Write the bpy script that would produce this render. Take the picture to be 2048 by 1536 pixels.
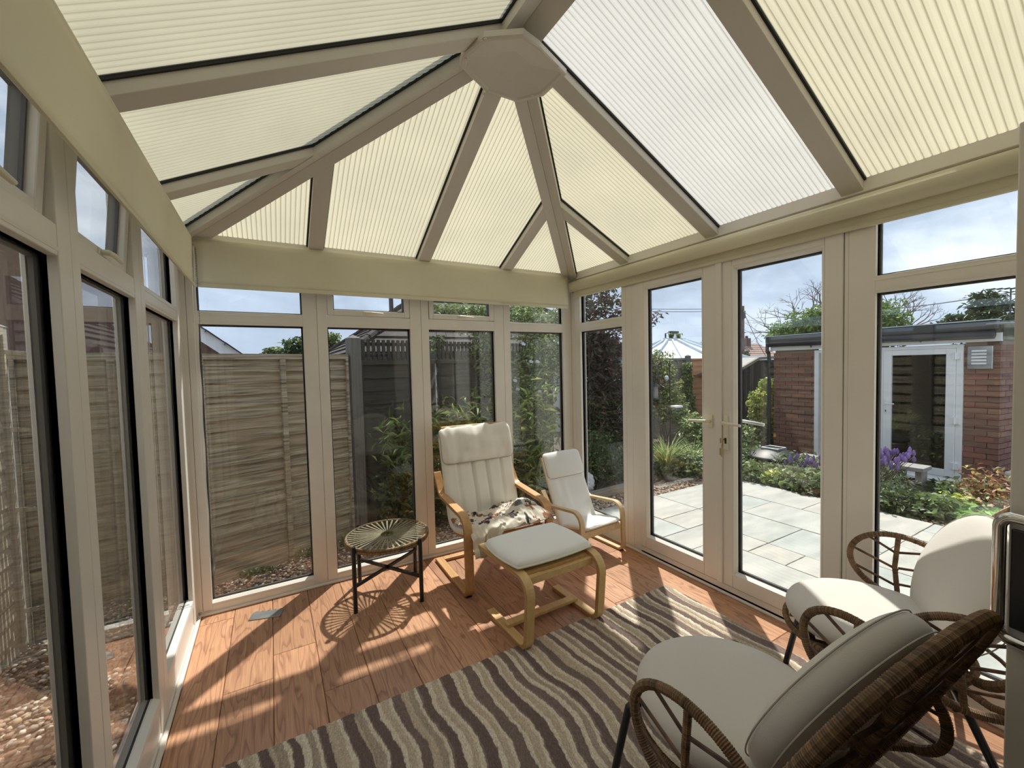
import bpy, bmesh, math, random
import numpy as np
from math import sin, cos, pi, radians, sqrt, atan2, hypot
from mathutils import Vector, Matrix
random.seed(7); NR = np.random.default_rng(7)
SC = bpy.context.scene
COL = SC.collection
for o in list(bpy.data.objects): bpy.data.objects.remove(o)

# ---------------------------------------------------------------- camera
CAM = Vector((0.42719, -0.17724, 1.5)); FPX = 839.565
VR = Vector((0.866222, -0.499060, -0.024462)); VU = Vector((0.041932, 0.023822, 0.998836)); VF = Vector((0.497896, 0.866240, -0.041562))
cd = bpy.data.cameras.new('camera'); cam = bpy.data.objects.new('camera', cd); COL.objects.link(cam)
cd.sensor_width = 36; cd.lens = FPX / 2048 * 36; cd.clip_start = 0.02; cd.clip_end = 400
Mr = Matrix((VR, VU, -VF)).transposed(); cam.matrix_world = Matrix.Translation(CAM) @ Mr.to_4x4()
SC.camera = cam
SC.view_settings.view_transform = 'Standard'; SC.view_settings.look = 'None'
SC.view_settings.gamma = 1; SC.view_settings.use_curve_mapping = False
SC.view_settings.exposure = 0.56
cy = SC.cycles
cy.max_bounces = 12; cy.diffuse_bounces = 5; cy.glossy_bounces = 4; cy.transmission_bounces = 8; cy.transparent_max_bounces = 32
cy.use_denoising = True; cy.sample_clamp_indirect = 8; cy.caustics_reflective = False; cy.caustics_refractive = False

def P(px, py, axis, val):
    """world point on the plane axis=val that the photograph shows at (px, py)"""
    d = VR * ((px - 1024) / FPX) + VU * (-(py - 768) / FPX) + VF
    t = (val - CAM[axis]) / d[axis]
    return CAM + d * t

# ---------------------------------------------------------------- sun and sky
SUN_E = radians(55.6); SUN_D = Vector((cos(SUN_E) * .658, cos(SUN_E) * .753, sin(SUN_E)))
sl = bpy.data.lights.new('sun', 'SUN'); sl.energy = 4.6; sl.angle = radians(1.1); sl.color = (1.0, .95, .86)
so = bpy.data.objects.new('sun', sl); COL.objects.link(so); so.rotation_euler = SUN_D.to_track_quat('Z', 'Y').to_euler()
so.location = (6, 6, 12)
W_ = bpy.data.worlds.new('sky'); SC.world = W_; W_.use_nodes = True
def make_sky():
    nt = W_.node_tree; nt.nodes.clear(); N = nt.nodes.new; L = nt.links.new
    out = N('ShaderNodeOutputWorld'); bg = N('ShaderNodeBackground'); bg.inputs['Strength'].default_value = 1.3
    tc = N('ShaderNodeTexCoord'); mp = N('ShaderNodeMapping'); mp.inputs['Scale'].default_value = (1, 1, 2.4)
    L(tc.outputs['Generated'], mp.inputs['Vector'])
    n1 = N('ShaderNodeTexNoise'); n1.inputs['Scale'].default_value = 2.3; n1.inputs['Detail'].default_value = 9; n1.inputs['Roughness'].default_value = .55
    n1.inputs['Distortion'].default_value = .35
    L(mp.outputs[0], n1.inputs['Vector'])
    r1 = N('ShaderNodeValToRGB'); e = r1.color_ramp.elements
    e[0].position = .36; e[0].color = (.20, .25, .34, 1); e[1].position = .63; e[1].color = (.62, .67, .74, 1)
    k = r1.color_ramp.elements.new(.50); k.color = (.33, .40, .51, 1)
    L(n1.outputs['Fac'], r1.inputs[0])
    sx = N('ShaderNodeSeparateXYZ'); L(tc.outputs['Generated'], sx.inputs[0])
    mr = N('ShaderNodeMapRange'); mr.inputs['From Min'].default_value = 0; mr.inputs['From Max'].default_value = .35
    mr.inputs['To Min'].default_value = .45; mr.inputs['To Max'].default_value = 0; L(sx.outputs['Z'], mr.inputs['Value'])
    mx = N('ShaderNodeMixRGB'); mx.inputs[2].default_value = (.46, .54, .65, 1); L(mr.outputs[0], mx.inputs[0]); L(r1.outputs[0], mx.inputs[1])
    L(mx.outputs[0], bg.inputs['Color']); L(bg.outputs[0], out.inputs[0])
make_sky()

# ---------------------------------------------------------------- materials
MATS = {}
def mat(name, col=(.8, .8, .8), rough=.5, metal=0, spec=.5, noise=None, bump=None, attr=False, trans=0, coat=0, sheen=0):
    """noise=(scale, strength[, stretch]) colour variation; bump=(scale, distance[, stretch]); attr: base colour from the Col attribute; trans: translucent share"""
    m = bpy.data.materials.new(name); m.use_nodes = True; nt = m.node_tree; N = nt.nodes.new; L = nt.links.new
    b = nt.nodes['Principled BSDF']; out = nt.nodes['Material Output']
    b.inputs['Roughness'].default_value = rough; b.inputs['Metallic'].default_value = metal
    b.inputs['Specular IOR Level'].default_value = spec; b.inputs['Coat Weight'].default_value = coat
    if sheen: b.inputs['Sheen Weight'].default_value = sheen
    src = None
    if attr:
        a = N('ShaderNodeAttribute'); a.attribute_name = 'Col'; src = a.outputs['Color']
    tc = N('ShaderNodeTexCoord')
    def vec(st):
        mp = N('ShaderNodeMapping'); mp.inputs['Scale'].default_value = st; L(tc.outputs['Object'], mp.inputs['Vector']); return mp.outputs[0]
    if noise:
        st = noise[2] if len(noise) > 2 else (1, 1, 1)
        n = N('ShaderNodeTexNoise'); n.inputs['Scale'].default_value = noise[0]; n.inputs['Detail'].default_value = 6; L(vec(st), n.inputs['Vector'])
        mr = N('ShaderNodeMapRange'); mr.inputs['From Min'].default_value = .3; mr.inputs['From Max'].default_value = .7
        mr.inputs['To Min'].default_value = 1 - noise[1]; mr.inputs['To Max'].default_value = 1 + noise[1] * .5; L(n.outputs['Fac'], mr.inputs['Value'])
        vm = N('ShaderNodeVectorMath'); vm.operation = 'SCALE'
        if src: L(src, vm.inputs[0])
        else: vm.inputs[0].default_value = col
        L(mr.outputs[0], vm.inputs['Scale']); src = vm.outputs[0]
    if src: L(src, b.inputs['Base Color'])
    else: b.inputs['Base Color'].default_value = (*col, 1)
    if bump:
        st = bump[2] if len(bump) > 2 else (1, 1, 1)
        n2 = N('ShaderNodeTexNoise'); n2.inputs['Scale'].default_value = bump[0]; n2.inputs['Detail'].default_value = 4; L(vec(st), n2.inputs['Vector'])
        bp = N('ShaderNodeBump'); bp.inputs['Distance'].default_value = bump[1]; bp.inputs['Strength'].default_value = 1; L(n2.outputs['Fac'], bp.inputs['Height']); L(bp.outputs[0], b.inputs['Normal'])
    if trans:
        t = N('ShaderNodeBsdfTranslucent'); mx = N('ShaderNodeMixShader'); mx.inputs[0].default_value = trans
        if src: L(src, t.inputs['Color'])
        else: t.inputs['Color'].default_value = (*col, 1)
        L(b.outputs[0], mx.inputs[1]); L(t.outputs[0], mx.inputs[2]); L(mx.outputs[0], out.inputs[0])
    MATS[name] = m
    return m

UPVC = mat('cream_plastic', (.82, .785, .725), .38, noise=(3, .05), bump=(400, .00015))
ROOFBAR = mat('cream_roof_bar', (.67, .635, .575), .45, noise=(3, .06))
WHITE = mat('white_plastic', (.82, .85, .88), .35, noise=(4, .04))
BLACKR = mat('black_gasket', (.012, .012, .013), .6); GASK = mat('dark_gasket', (.045, .044, .042), .6)
SPACER = mat('grey_spacer', (.10, .105, .11), .5)
HANDLE = mat('cream_handle', (.80, .76, .62), .3)
BLIND = mat('blind_fabric', (.88, .84, .68), .85, noise=(1.3, .07, (1, 1, .5)), bump=(250, .0004), trans=.32)
BLACKM = mat('black_metal', (.012, .013, .016), .32, spec=.5)
STEEL = mat('brushed_steel', (.42, .45, .47), .35, metal=.8, noise=(9, .25), bump=(40, .0008))
CHROME = mat('chrome', (.78, .78, .76), .08, metal=1)
BRASS = mat('dull_brass', (.45, .38, .18), .4, metal=.7)
CONCRETE = mat('weathered_concrete', (.30, .30, .28), .9, noise=(14, .35), bump=(60, .002))
FABW = mat('cream_canvas', (.89, .86, .79), .9, noise=(6, .06), bump=(260, .0005), sheen=.2)
FABS = mat('white_canvas', (.90, .90, .89), .9, bump=(260, .0005), sheen=.2)
PIPING = mat('canvas_piping', (.78, .75, .64), .9)
SEAM = mat('dark_seam_thread', (.45, .42, .34), .9)  # darker piping colour for the head pillows
FABG = mat('beige_fabric', (.70, .665, .625), .95, bump=(420, .0005), noise=(3, .03), sheen=.3)
FABGS = mat('beige_seam', (.50, .47, .42), .95)
def wood(name, c1, c2, sc=(40, 2.2, 40), rough=.4, axis_mix=.6):
    m = bpy.data.materials.new(name); m.use_nodes = True; nt = m.node_tree; N = nt.nodes.new; L = nt.links.new
    b = nt.nodes['Principled BSDF']; b.inputs['Roughness'].default_value = rough
    tc = N('ShaderNodeTexCoord'); mp = N('ShaderNodeMapping'); mp.inputs['Scale'].default_value = sc; L(tc.outputs['Object'], mp.inputs[0])
    n = N('ShaderNodeTexNoise'); n.inputs['Scale'].default_value = 1; n.inputs['Detail'].default_value = 5; L(mp.outputs[0], n.inputs['Vector'])
    r = N('ShaderNodeValToRGB'); r.color_ramp.elements[0].position = .3; r.color_ramp.elements[1].position = .7
    r.color_ramp.elements[0].color = (*c1, 1); r.color_ramp.elements[1].color = (*c2, 1)
    L(n.outputs['Fac'], r.inputs[0]); L(r.outputs[0], b.inputs['Base Color']); return m
OAK = wood('oak_laminate', (.50, .27, .10), (.62, .36, .15)); PLY = wood('oak_ply_edge', (.36, .17, .06), (.46, .24, .09), (3, 3, 160))
BIRCH = wood('birch_laminate', (.62, .41, .17), (.72, .51, .24)); BIRCHE = wood('birch_ply_edge', (.42, .24, .09), (.58, .37, .16), (3, 3, 160))
PALE = wood('pale_birch', (.68, .52, .30), (.78, .62, .40)); PALEE = wood('pale_birch_edge', (.50, .34, .17), (.62, .45, .25), (3, 3, 160))

def floor_mat():
    m = bpy.data.materials.new('laminate_plank'); m.use_nodes = True; nt = m.node_tree; N = nt.nodes.new; L = nt.links.new
    b = nt.nodes['Principled BSDF']; b.inputs['Roughness'].default_value = .34; b.inputs['Specular IOR Level'].default_value = .45
    tc = N('ShaderNodeTexCoord'); oi = N('ShaderNodeObjectInfo')
    cb = N('ShaderNodeCombineXYZ'); ml = N('ShaderNodeMath'); ml.operation = 'MULTIPLY'; ml.inputs[1].default_value = 37
    L(oi.outputs['Random'], ml.inputs[0]); L(ml.outputs[0], cb.inputs[0]); L(ml.outputs[0], cb.inputs[1])
    ad = N('ShaderNodeVectorMath'); ad.operation = 'ADD'; L(tc.outputs['Object'], ad.inputs[0]); L(cb.outputs[0], ad.inputs[1])
    mp = N('ShaderNodeMapping'); mp.inputs['Scale'].default_value = (7.5, .9, 1); L(ad.outputs[0], mp.inputs[0])
    n0 = N('ShaderNodeTexNoise'); n0.inputs['Scale'].default_value = 1.3; n0.inputs['Detail'].default_value = 2; L(mp.outputs[0], n0.inputs['Vector'])
    mu = N('ShaderNodeMath'); mu.operation = 'MULTIPLY'; mu.inputs[1].default_value = 11; L(n0.outputs['Fac'], mu.inputs[0])
    fr = N('ShaderNodeMath'); fr.operation = 'FRACT'; L(mu.outputs[0], fr.inputs[0])
    r1 = N('ShaderNodeValToRGB'); r1.color_ramp.elements[0].color = (.35, .17, .10, 1); r1.color_ramp.elements[1].color = (.53, .29, .17, 1)
    r1.color_ramp.elements[0].position = 0; r1.color_ramp.elements[1].position = .35
    k = r1.color_ramp.elements.new(.92); k.color = (.52, .28, .165, 1); k = r1.color_ramp.elements.new(1.0); k.color = (.34, .18, .12, 1)
    L(fr.outputs[0], r1.inputs[0])
    mp2 = N('ShaderNodeMapping'); mp2.inputs['Scale'].default_value = (160, 5, 1); L(ad.outputs[0], mp2.inputs[0])
    n2 = N('ShaderNodeTexNoise'); n2.inputs['Scale'].default_value = 1; n2.inputs['Detail'].default_value = 3; L(mp2.outputs[0], n2.inputs['Vector'])
    mx = N('ShaderNodeMixRGB'); mx.blend_type = 'OVERLAY'; mx.inputs[0].default_value = .45; L(r1.outputs[0], mx.inputs[1]); L(n2.outputs['Fac'], mx.inputs[2])
    # knots and dark smudges of the decor print
    vo = N('ShaderNodeTexVoronoi'); vo.inputs['Scale'].default_value = 4.2; mp3 = N('ShaderNodeMapping'); mp3.inputs['Scale'].default_value = (1.6, .8, 1); L(ad.outputs[0], mp3.inputs[0]); L(mp3.outputs[0], vo.inputs['Vector'])
    kr = N('ShaderNodeValToRGB'); kr.color_ramp.elements[0].position = .03; kr.color_ramp.elements[0].color = (.25, .2, .18, 1); kr.color_ramp.elements[1].position = .13; kr.color_ramp.elements[1].color = (1, 1, 1, 1)
    L(vo.outputs['Distance'], kr.inputs[0])
    m2 = N('ShaderNodeMixRGB'); m2.blend_type = 'MULTIPLY'; m2.inputs[0].default_value = .7; L(mx.outputs[0], m2.inputs[1]); L(kr.outputs[0], m2.inputs[2])
    mr = N('ShaderNodeMapRange'); mr.inputs['To Min'].default_value = .82; mr.inputs['To Max'].default_value = 1.15; L(oi.outputs['Random'], mr.inputs[0])
    sc = N('ShaderNodeVectorMath'); sc.operation = 'SCALE'; L(m2.outputs[0], sc.inputs[0]); L(mr.outputs[0], sc.inputs['Scale'])
    L(sc.outputs[0], b.inputs['Base Color'])
    return m
FLOORM = floor_mat()

def fence_mat(name, c1, c2, c3, grain=(2.2, 2.2, 60)):
    m = bpy.data.materials.new(name); m.use_nodes = True; nt = m.node_tree; N = nt.nodes.new; L = nt.links.new
    b = nt.nodes['Principled BSDF']; b.inputs['Roughness'].default_value = .85; b.inputs['Specular IOR Level'].default_value = .2
    tc = N('ShaderNodeTexCoord'); oi = N('ShaderNodeObjectInfo'); ml = N('ShaderNodeMath'); ml.operation = 'MULTIPLY'; ml.inputs[1].default_value = 53
    L(oi.outputs['Random'], ml.inputs[0]); ad = N('ShaderNodeVectorMath'); ad.operation = 'ADD'; L(tc.outputs['Object'], ad.inputs[0]); L(ml.outputs[0], ad.inputs[1])
    mp = N('ShaderNodeMapping'); mp.inputs['Scale'].default_value = grain; L(ad.outputs[0], mp.inputs[0])
    n = N('ShaderNodeTexNoise'); n.inputs['Scale'].default_value = 1; n.inputs['Detail'].default_value = 6; n.inputs['Roughness'].default_value = .65; n.inputs['Distortion'].default_value = .6; L(mp.outputs[0], n.inputs['Vector'])
    r = N('ShaderNodeValToRGB'); e = r.color_ramp.elements; e[0].position = .32; e[0].color = (*c1, 1); e[1].position = .66; e[1].color = (*c2, 1); L(n.outputs['Fac'], r.inputs[0])
    n3 = N('ShaderNodeTexNoise'); n3.inputs['Scale'].default_value = 1.7; n3.inputs['Detail'].default_value = 3; L(ad.outputs[0], n3.inputs['Vector'])
    r3 = N('ShaderNodeValToRGB'); r3.color_ramp.elements[0].position = .42; r3.color_ramp.elements[1].position = .62; L(n3.outputs['Fac'], r3.inputs[0])
    mx = N('ShaderNodeMixRGB'); mx.inputs[2].default_value = (*c3, 1); L(r3.outputs[0], mx.inputs[0]); L(r.outputs[0], mx.inputs[1])
    m2 = N('ShaderNodeMixRGB'); m2.inputs[0].default_value = .5; L(mx.outputs[0], m2.inputs[1]); L(r.outputs[0], m2.inputs[2])
    L(m2.outputs[0], b.inputs['Base Color']); return m
FENCE = fence_mat('weathered_fence_wood', (.085, .068, .048), (.60, .54, .41), (.38, .28, .19))
FENCED = fence_mat('dark_fence_wood', (.03, .03, .027), (.10, .095, .08), (.06, .055, .045))
FENCEO = fence_mat('orange_fence_wood', (.42, .21, .12), (.66, .38, .24), (.55, .30, .18))
GREYW = fence_mat('silvered_timber', (.10, .10, .095), (.26, .25, .23), (.18, .17, .15), (60, 60, 3))
GREYH = fence_mat('silvered_sleeper', (.16, .14, .11), (.36, .33, .28), (.24, .21, .17), (3, 40, 40))
BLACKW = fence_mat('black_stained_board', (.010, .011, .012), (.035, .036, .038), (.02, .02, .02), (50, 50, 2))

def brick_mat():
    m = bpy.data.materials.new('red_brick'); m.use_nodes = True; nt = m.node_tree; N = nt.nodes.new; L = nt.links.new
    b = nt.nodes['Principled BSDF']; b.inputs['Roughness'].default_value = .85
    oi = N('ShaderNodeObjectInfo'); r = N('ShaderNodeValToRGB'); e = r.color_ramp.elements
    e[0].color = (.12, .05, .038, 1); e[1].color = (.26, .085, .055, 1); k = e.new(.5); k.color = (.18, .07, .048, 1); k = e.new(.85); k.color = (.21, .085, .06, 1)
    L(oi.outputs['Random'], r.inputs[0])
    tc = N('ShaderNodeTexCoord'); n = N('ShaderNodeTexNoise'); n.inputs['Scale'].default_value = 30; L(tc.outputs['Object'], n.inputs['Vector'])
    mx = N('ShaderNodeMixRGB'); mx.blend_type = 'MULTIPLY'; mx.inputs[0].default_value = .6; L(r.outputs[0], mx.inputs[1]); L(n.outputs['Fac'], mx.inputs[2])
    g = N('ShaderNodeGamma'); g.inputs[1].default_value = .8; L(mx.outputs[0], g.inputs[0]); L(g.outputs[0], b.inputs['Base Color']); return m
BRICK = brick_mat(); MORTAR = mat('mortar', (.34, .27, .22), .95)
def slab_mat():
    m = bpy.data.materials.new('pale_sandstone'); m.use_nodes = True; nt = m.node_tree; N = nt.nodes.new; L = nt.links.new
    b = nt.nodes['Principled BSDF']; b.inputs['Roughness'].default_value = .8
    oi = N('ShaderNodeObjectInfo'); tc = N('ShaderNodeTexCoord'); ml = N('ShaderNodeMath'); ml.operation = 'MULTIPLY'; ml.inputs[1].default_value = 41; L(oi.outputs['Random'], ml.inputs[0])
    ad = N('ShaderNodeVectorMath'); ad.operation = 'ADD'; L(tc.outputs['Object'], ad.inputs[0]); L(ml.outputs[0], ad.inputs[1])
    mp = N('ShaderNodeMapping'); mp.inputs['Scale'].default_value = (1.2, 4, 1); mp.inputs['Rotation'].default_value = (0, 0, .5); L(ad.outputs[0], mp.inputs[0])
    n = N('ShaderNodeTexNoise'); n.inputs['Scale'].default_value = 2; n.inputs['Detail'].default_value = 5; L(mp.outputs[0], n.inputs['Vector'])
    r = N('ShaderNodeValToRGB'); e = r.color_ramp.elements; e[0].position = .3; e[0].color = (.31, .325, .31, 1); e[1].position = .65; e[1].color = (.43, .43, .41, 1); L(n.outputs['Fac'], r.inputs[0])
    r2 = N('ShaderNodeValToRGB'); e = r2.color_ramp.elements; e[0].color = (.93, .97, .97, 1); e[1].color = (1.04, .99, .94, 1); L(oi.outputs['Random'], r2.inputs[0])
    mx = N('ShaderNodeMixRGB'); mx.blend_type = 'MULTIPLY'; mx.inputs[0].default_value = 1; L(r.outputs[0], mx.inputs[1]); L(r2.outputs[0], mx.inputs[2]); L(mx.outputs[0], b.inputs['Base Color'])
    bp = N('ShaderNodeBump'); bp.inputs['Distance'].default_value = .004; L(n.outputs['Fac'], bp.inputs['Height']); L(bp.outputs[0], b.inputs['Normal']); return m
SLAB = slab_mat()
SANDJ = mat('sandy_joint', (.36, .27, .19), .95)
SOIL = mat('dark_soil', (.085, .062, .045), .95, noise=(12, .5), bump=(30, .02))
GRAVM = mat('gravel_stones', rough=.8, attr=True)
GRAVB = mat('gravel_bed', (.20, .13, .09), .95, noise=(60, .5), bump=(80, .006))
ROOFT = mat('brown_roof_tile', (.065, .055, .048), .9, noise=(5, .4), bump=(20, .01))
ROOFT2 = mat('red_roof_tile', (.34, .23, .19), .9, noise=(2, .3))
RENDER = mat('pale_render', (.6, .58, .53), .9)
DBRICK = mat('dark_far_brick', (.16, .09, .065), .9, noise=(20, .3))
LEAD = mat('dark_roof_edge', (.035, .04, .046), .45)
MOSSY = mat('mossy_bitumen', (.20, .22, .16), .9, noise=(5, .4))
LEAFM = mat('leaf', rough=.5, attr=True, trans=.3, spec=.45)
BARK = mat('bark', (.16, .12, .09), .9, noise=(20, .4))
TWIG = mat('grey_twig', (.17, .13, .11), .9)
ROOM = mat('house_plaster', (.78, .75, .70), .9)
CARPET = mat('house_carpet', (.34, .29, .24), .95)
STONEW = mat('white_fleece_stone', (.56, .60, .68), .9, bump=(45, .02))
CONSW = mat('white_roof_sheet', (.82, .86, .90), .8)
GLOSSB = mat('black_bin_plastic', (.012, .014, .017), .5)
GREENP = mat('dark_green_plastic', (.03, .07, .06), .4)
ORANGE = mat('orange_alarm_cover', (.62, .34, .07), .4)
VIOLET = mat('lavender_flower', rough=.8, attr=True)
RATTAN = mat('rattan', rough=.5, attr=True, spec=.4)
RUGM = mat('rug_pile', rough=.95, attr=True, bump=(900, .0015), spec=.1, noise=(160, .25))
BLANKM = mat('fleece_print', rough=.95, attr=True, bump=(500, .001), sheen=.4)
CREAMSTONE = mat('grey_stone_top', (.30, .29, .285), .8, noise=(10, .2))
WIRE = mat('dark_wire', (.05, .05, .055), .6)
DARKIN = mat('dark_interior', (.03, .032, .035), .8)
CURTAIN = mat('pale_curtain', (.55, .62, .68), .9)

def glass_mat(name, tint=(.965, .975, .97), dirt=.0, base=.045, gain=.95):
    m = bpy.data.materials.new(name); m.use_nodes = True; nt = m.node_tree; nt.nodes.clear(); N = nt.nodes.new; L = nt.links.new
    out = N('ShaderNodeOutputMaterial'); tr = N('ShaderNodeBsdfTransparent'); tr.inputs[0].default_value = (*tint, 1)
    gl = N('ShaderNodeBsdfGlossy'); gl.inputs['Roughness'].default_value = .0; gl.inputs['Color'].default_value = (1, 1, 1, 1)
    lw = N('ShaderNodeLayerWeight'); lw.inputs['Blend'].default_value = .5
    pw = N('ShaderNodeMath'); pw.operation = 'POWER'; pw.inputs[1].default_value = 5; L(lw.outputs['Facing'], pw.inputs[0])
    ma = N('ShaderNodeMath'); ma.operation = 'MULTIPLY_ADD'; ma.inputs[1].default_value = gain; ma.inputs[2].default_value = base; L(pw.outputs[0], ma.inputs[0])
    mx = N('ShaderNodeMixShader'); L(ma.outputs[0], mx.inputs[0]); L(tr.outputs[0], mx.inputs[1]); L(gl.outputs[0], mx.inputs[2])
    last = mx.outputs[0]
    if dirt:
        df = N('ShaderNodeBsdfDiffuse'); df.inputs[0].default_value = (.7, .72, .72, 1)
        tc = N('ShaderNodeTexCoord'); mp = N('ShaderNodeMapping'); mp.inputs['Scale'].default_value = (9, 9, .8); L(tc.outputs['Object'], mp.inputs[0])
        n = N('ShaderNodeTexNoise'); n.inputs['Scale'].default_value = 1.2; n.inputs['Detail'].default_value = 5; L(mp.outputs[0], n.inputs['Vector'])
        mr = N('ShaderNodeMapRange'); mr.inputs['From Min'].default_value = .5; mr.inputs['From Max'].default_value = .75; mr.inputs['To Min'].default_value = .004; mr.inputs['To Max'].default_value = dirt; L(n.outputs['Fac'], mr.inputs[0])
        m2 = N('ShaderNodeMixShader'); L(mr.outputs[0], m2.inputs[0]); L(last, m2.inputs[1]); L(df.outputs[0], m2.inputs[2]); last = m2.outputs[0]
    L(last, out.inputs[0]); return m
GLASS = glass_mat('window_glass', dirt=.035)
GLASSD = glass_mat('dark_door_glass', (.25, .27, .28), dirt=.02, base=.08)
GLASST = glass_mat('table_glass', (.92, .95, .93), base=.04)

def poly_mat(name, hi, lo):
    m = bpy.data.materials.new(name); m.use_nodes = True; nt = m.node_tree; nt.nodes.clear(); N = nt.nodes.new; L = nt.links.new
    out = N('ShaderNodeOutputMaterial'); tr = N('ShaderNodeBsdfTranslucent'); df = N('ShaderNodeBsdfDiffuse'); gl = N('ShaderNodeBsdfGlossy')
    gl.inputs['Roughness'].default_value = .35
    uv = N('ShaderNodeUVMap'); sx = N('ShaderNodeSeparateXYZ'); L(uv.outputs[0], sx.inputs[0])
    fr = N('ShaderNodeMath'); fr.operation = 'FRACT'; L(sx.outputs[0], fr.inputs[0])
    r = N('ShaderNodeValToRGB'); e = r.color_ramp.elements
    e[0].position = 0; e[0].color = lo; e[1].position = 1; e[1].color = lo
    k = e.new(.16); k.color = hi; k = e.new(.84); k.color = hi; L(fr.outputs[0], r.inputs[0])
    # weather stains on the outside
    tc = N('ShaderNodeTexCoord'); n = N('ShaderNodeTexNoise'); n.inputs['Scale'].default_value = 2.2; n.inputs['Detail'].default_value = 5; L(tc.outputs['Object'], n.inputs['Vector'])
    mr = N('ShaderNodeMapRange'); mr.inputs['From Min'].default_value = .35; mr.inputs['From Max'].default_value = .75; mr.inputs['To Min'].default_value = 1.0; mr.inputs['To Max'].default_value = .86; L(n.outputs['Fac'], mr.inputs[0])
    vm = N('ShaderNodeVectorMath'); vm.operation = 'SCALE'; L(r.outputs[0], vm.inputs[0]); L(mr.outputs[0], vm.inputs['Scale'])
    L(vm.outputs[0], tr.inputs[0]); L(vm.outputs[0], df.inputs[0])
    m1 = N('ShaderNodeMixShader'); m1.inputs[0].default_value = .40; L(tr.outputs[0], m1.inputs[1]); L(df.outputs[0], m1.inputs[2])
    m2 = N('ShaderNodeMixShader'); m2.inputs[0].default_value = .04; L(m1.outputs[0], m2.inputs[1]); L(gl.outputs[0], m2.inputs[2])
    L(m2.outputs[0], out.inputs[0]); return m
POLY = poly_mat('aged_polycarbonate', (.515, .483, .355, 1), (.31, .285, .195, 1)); POLYSUN = poly_mat('sunlit_polycarbonate', (.53, .525, .49, 1), (.36, .35, .31, 1))  # second sheet is whiter: scattered sunlight put into its colour

# ---------------------------------------------------------------- object helpers
def tag(o, label=None, cat=None, group=None, kind=None):
    if label: o['label'] = label
    if cat: o['category'] = cat
    if group: o['group'] = group
    if kind: o['kind'] = kind
    return o
def empty(name, loc=(0, 0, 0), rz=0, **k):
    o = bpy.data.objects.new(name, None); COL.objects.link(o); o.location = loc; o.rotation_euler = (0, 0, rz); o.empty_display_size = .1
    return tag(o, **k)
def link(name, me, m=None, parent=None, smooth=False, bev=0, **k):
    o = bpy.data.objects.new(name, me); COL.objects.link(o)
    if m is not None and not me.materials:
        for q in (m if isinstance(m, (list, tuple)) else [m]): me.materials.append(q)
    if parent is not None: o.parent = parent
    if smooth: me.polygons.foreach_set('use_smooth', [True] * len(me.polygons))
    if bev:
        b = o.modifiers.new('edge', 'BEVEL'); b.width = bev; b.segments = 2; b.limit_method = 'ANGLE'; b.angle_limit = radians(40)
    return tag(o, **k)
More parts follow.
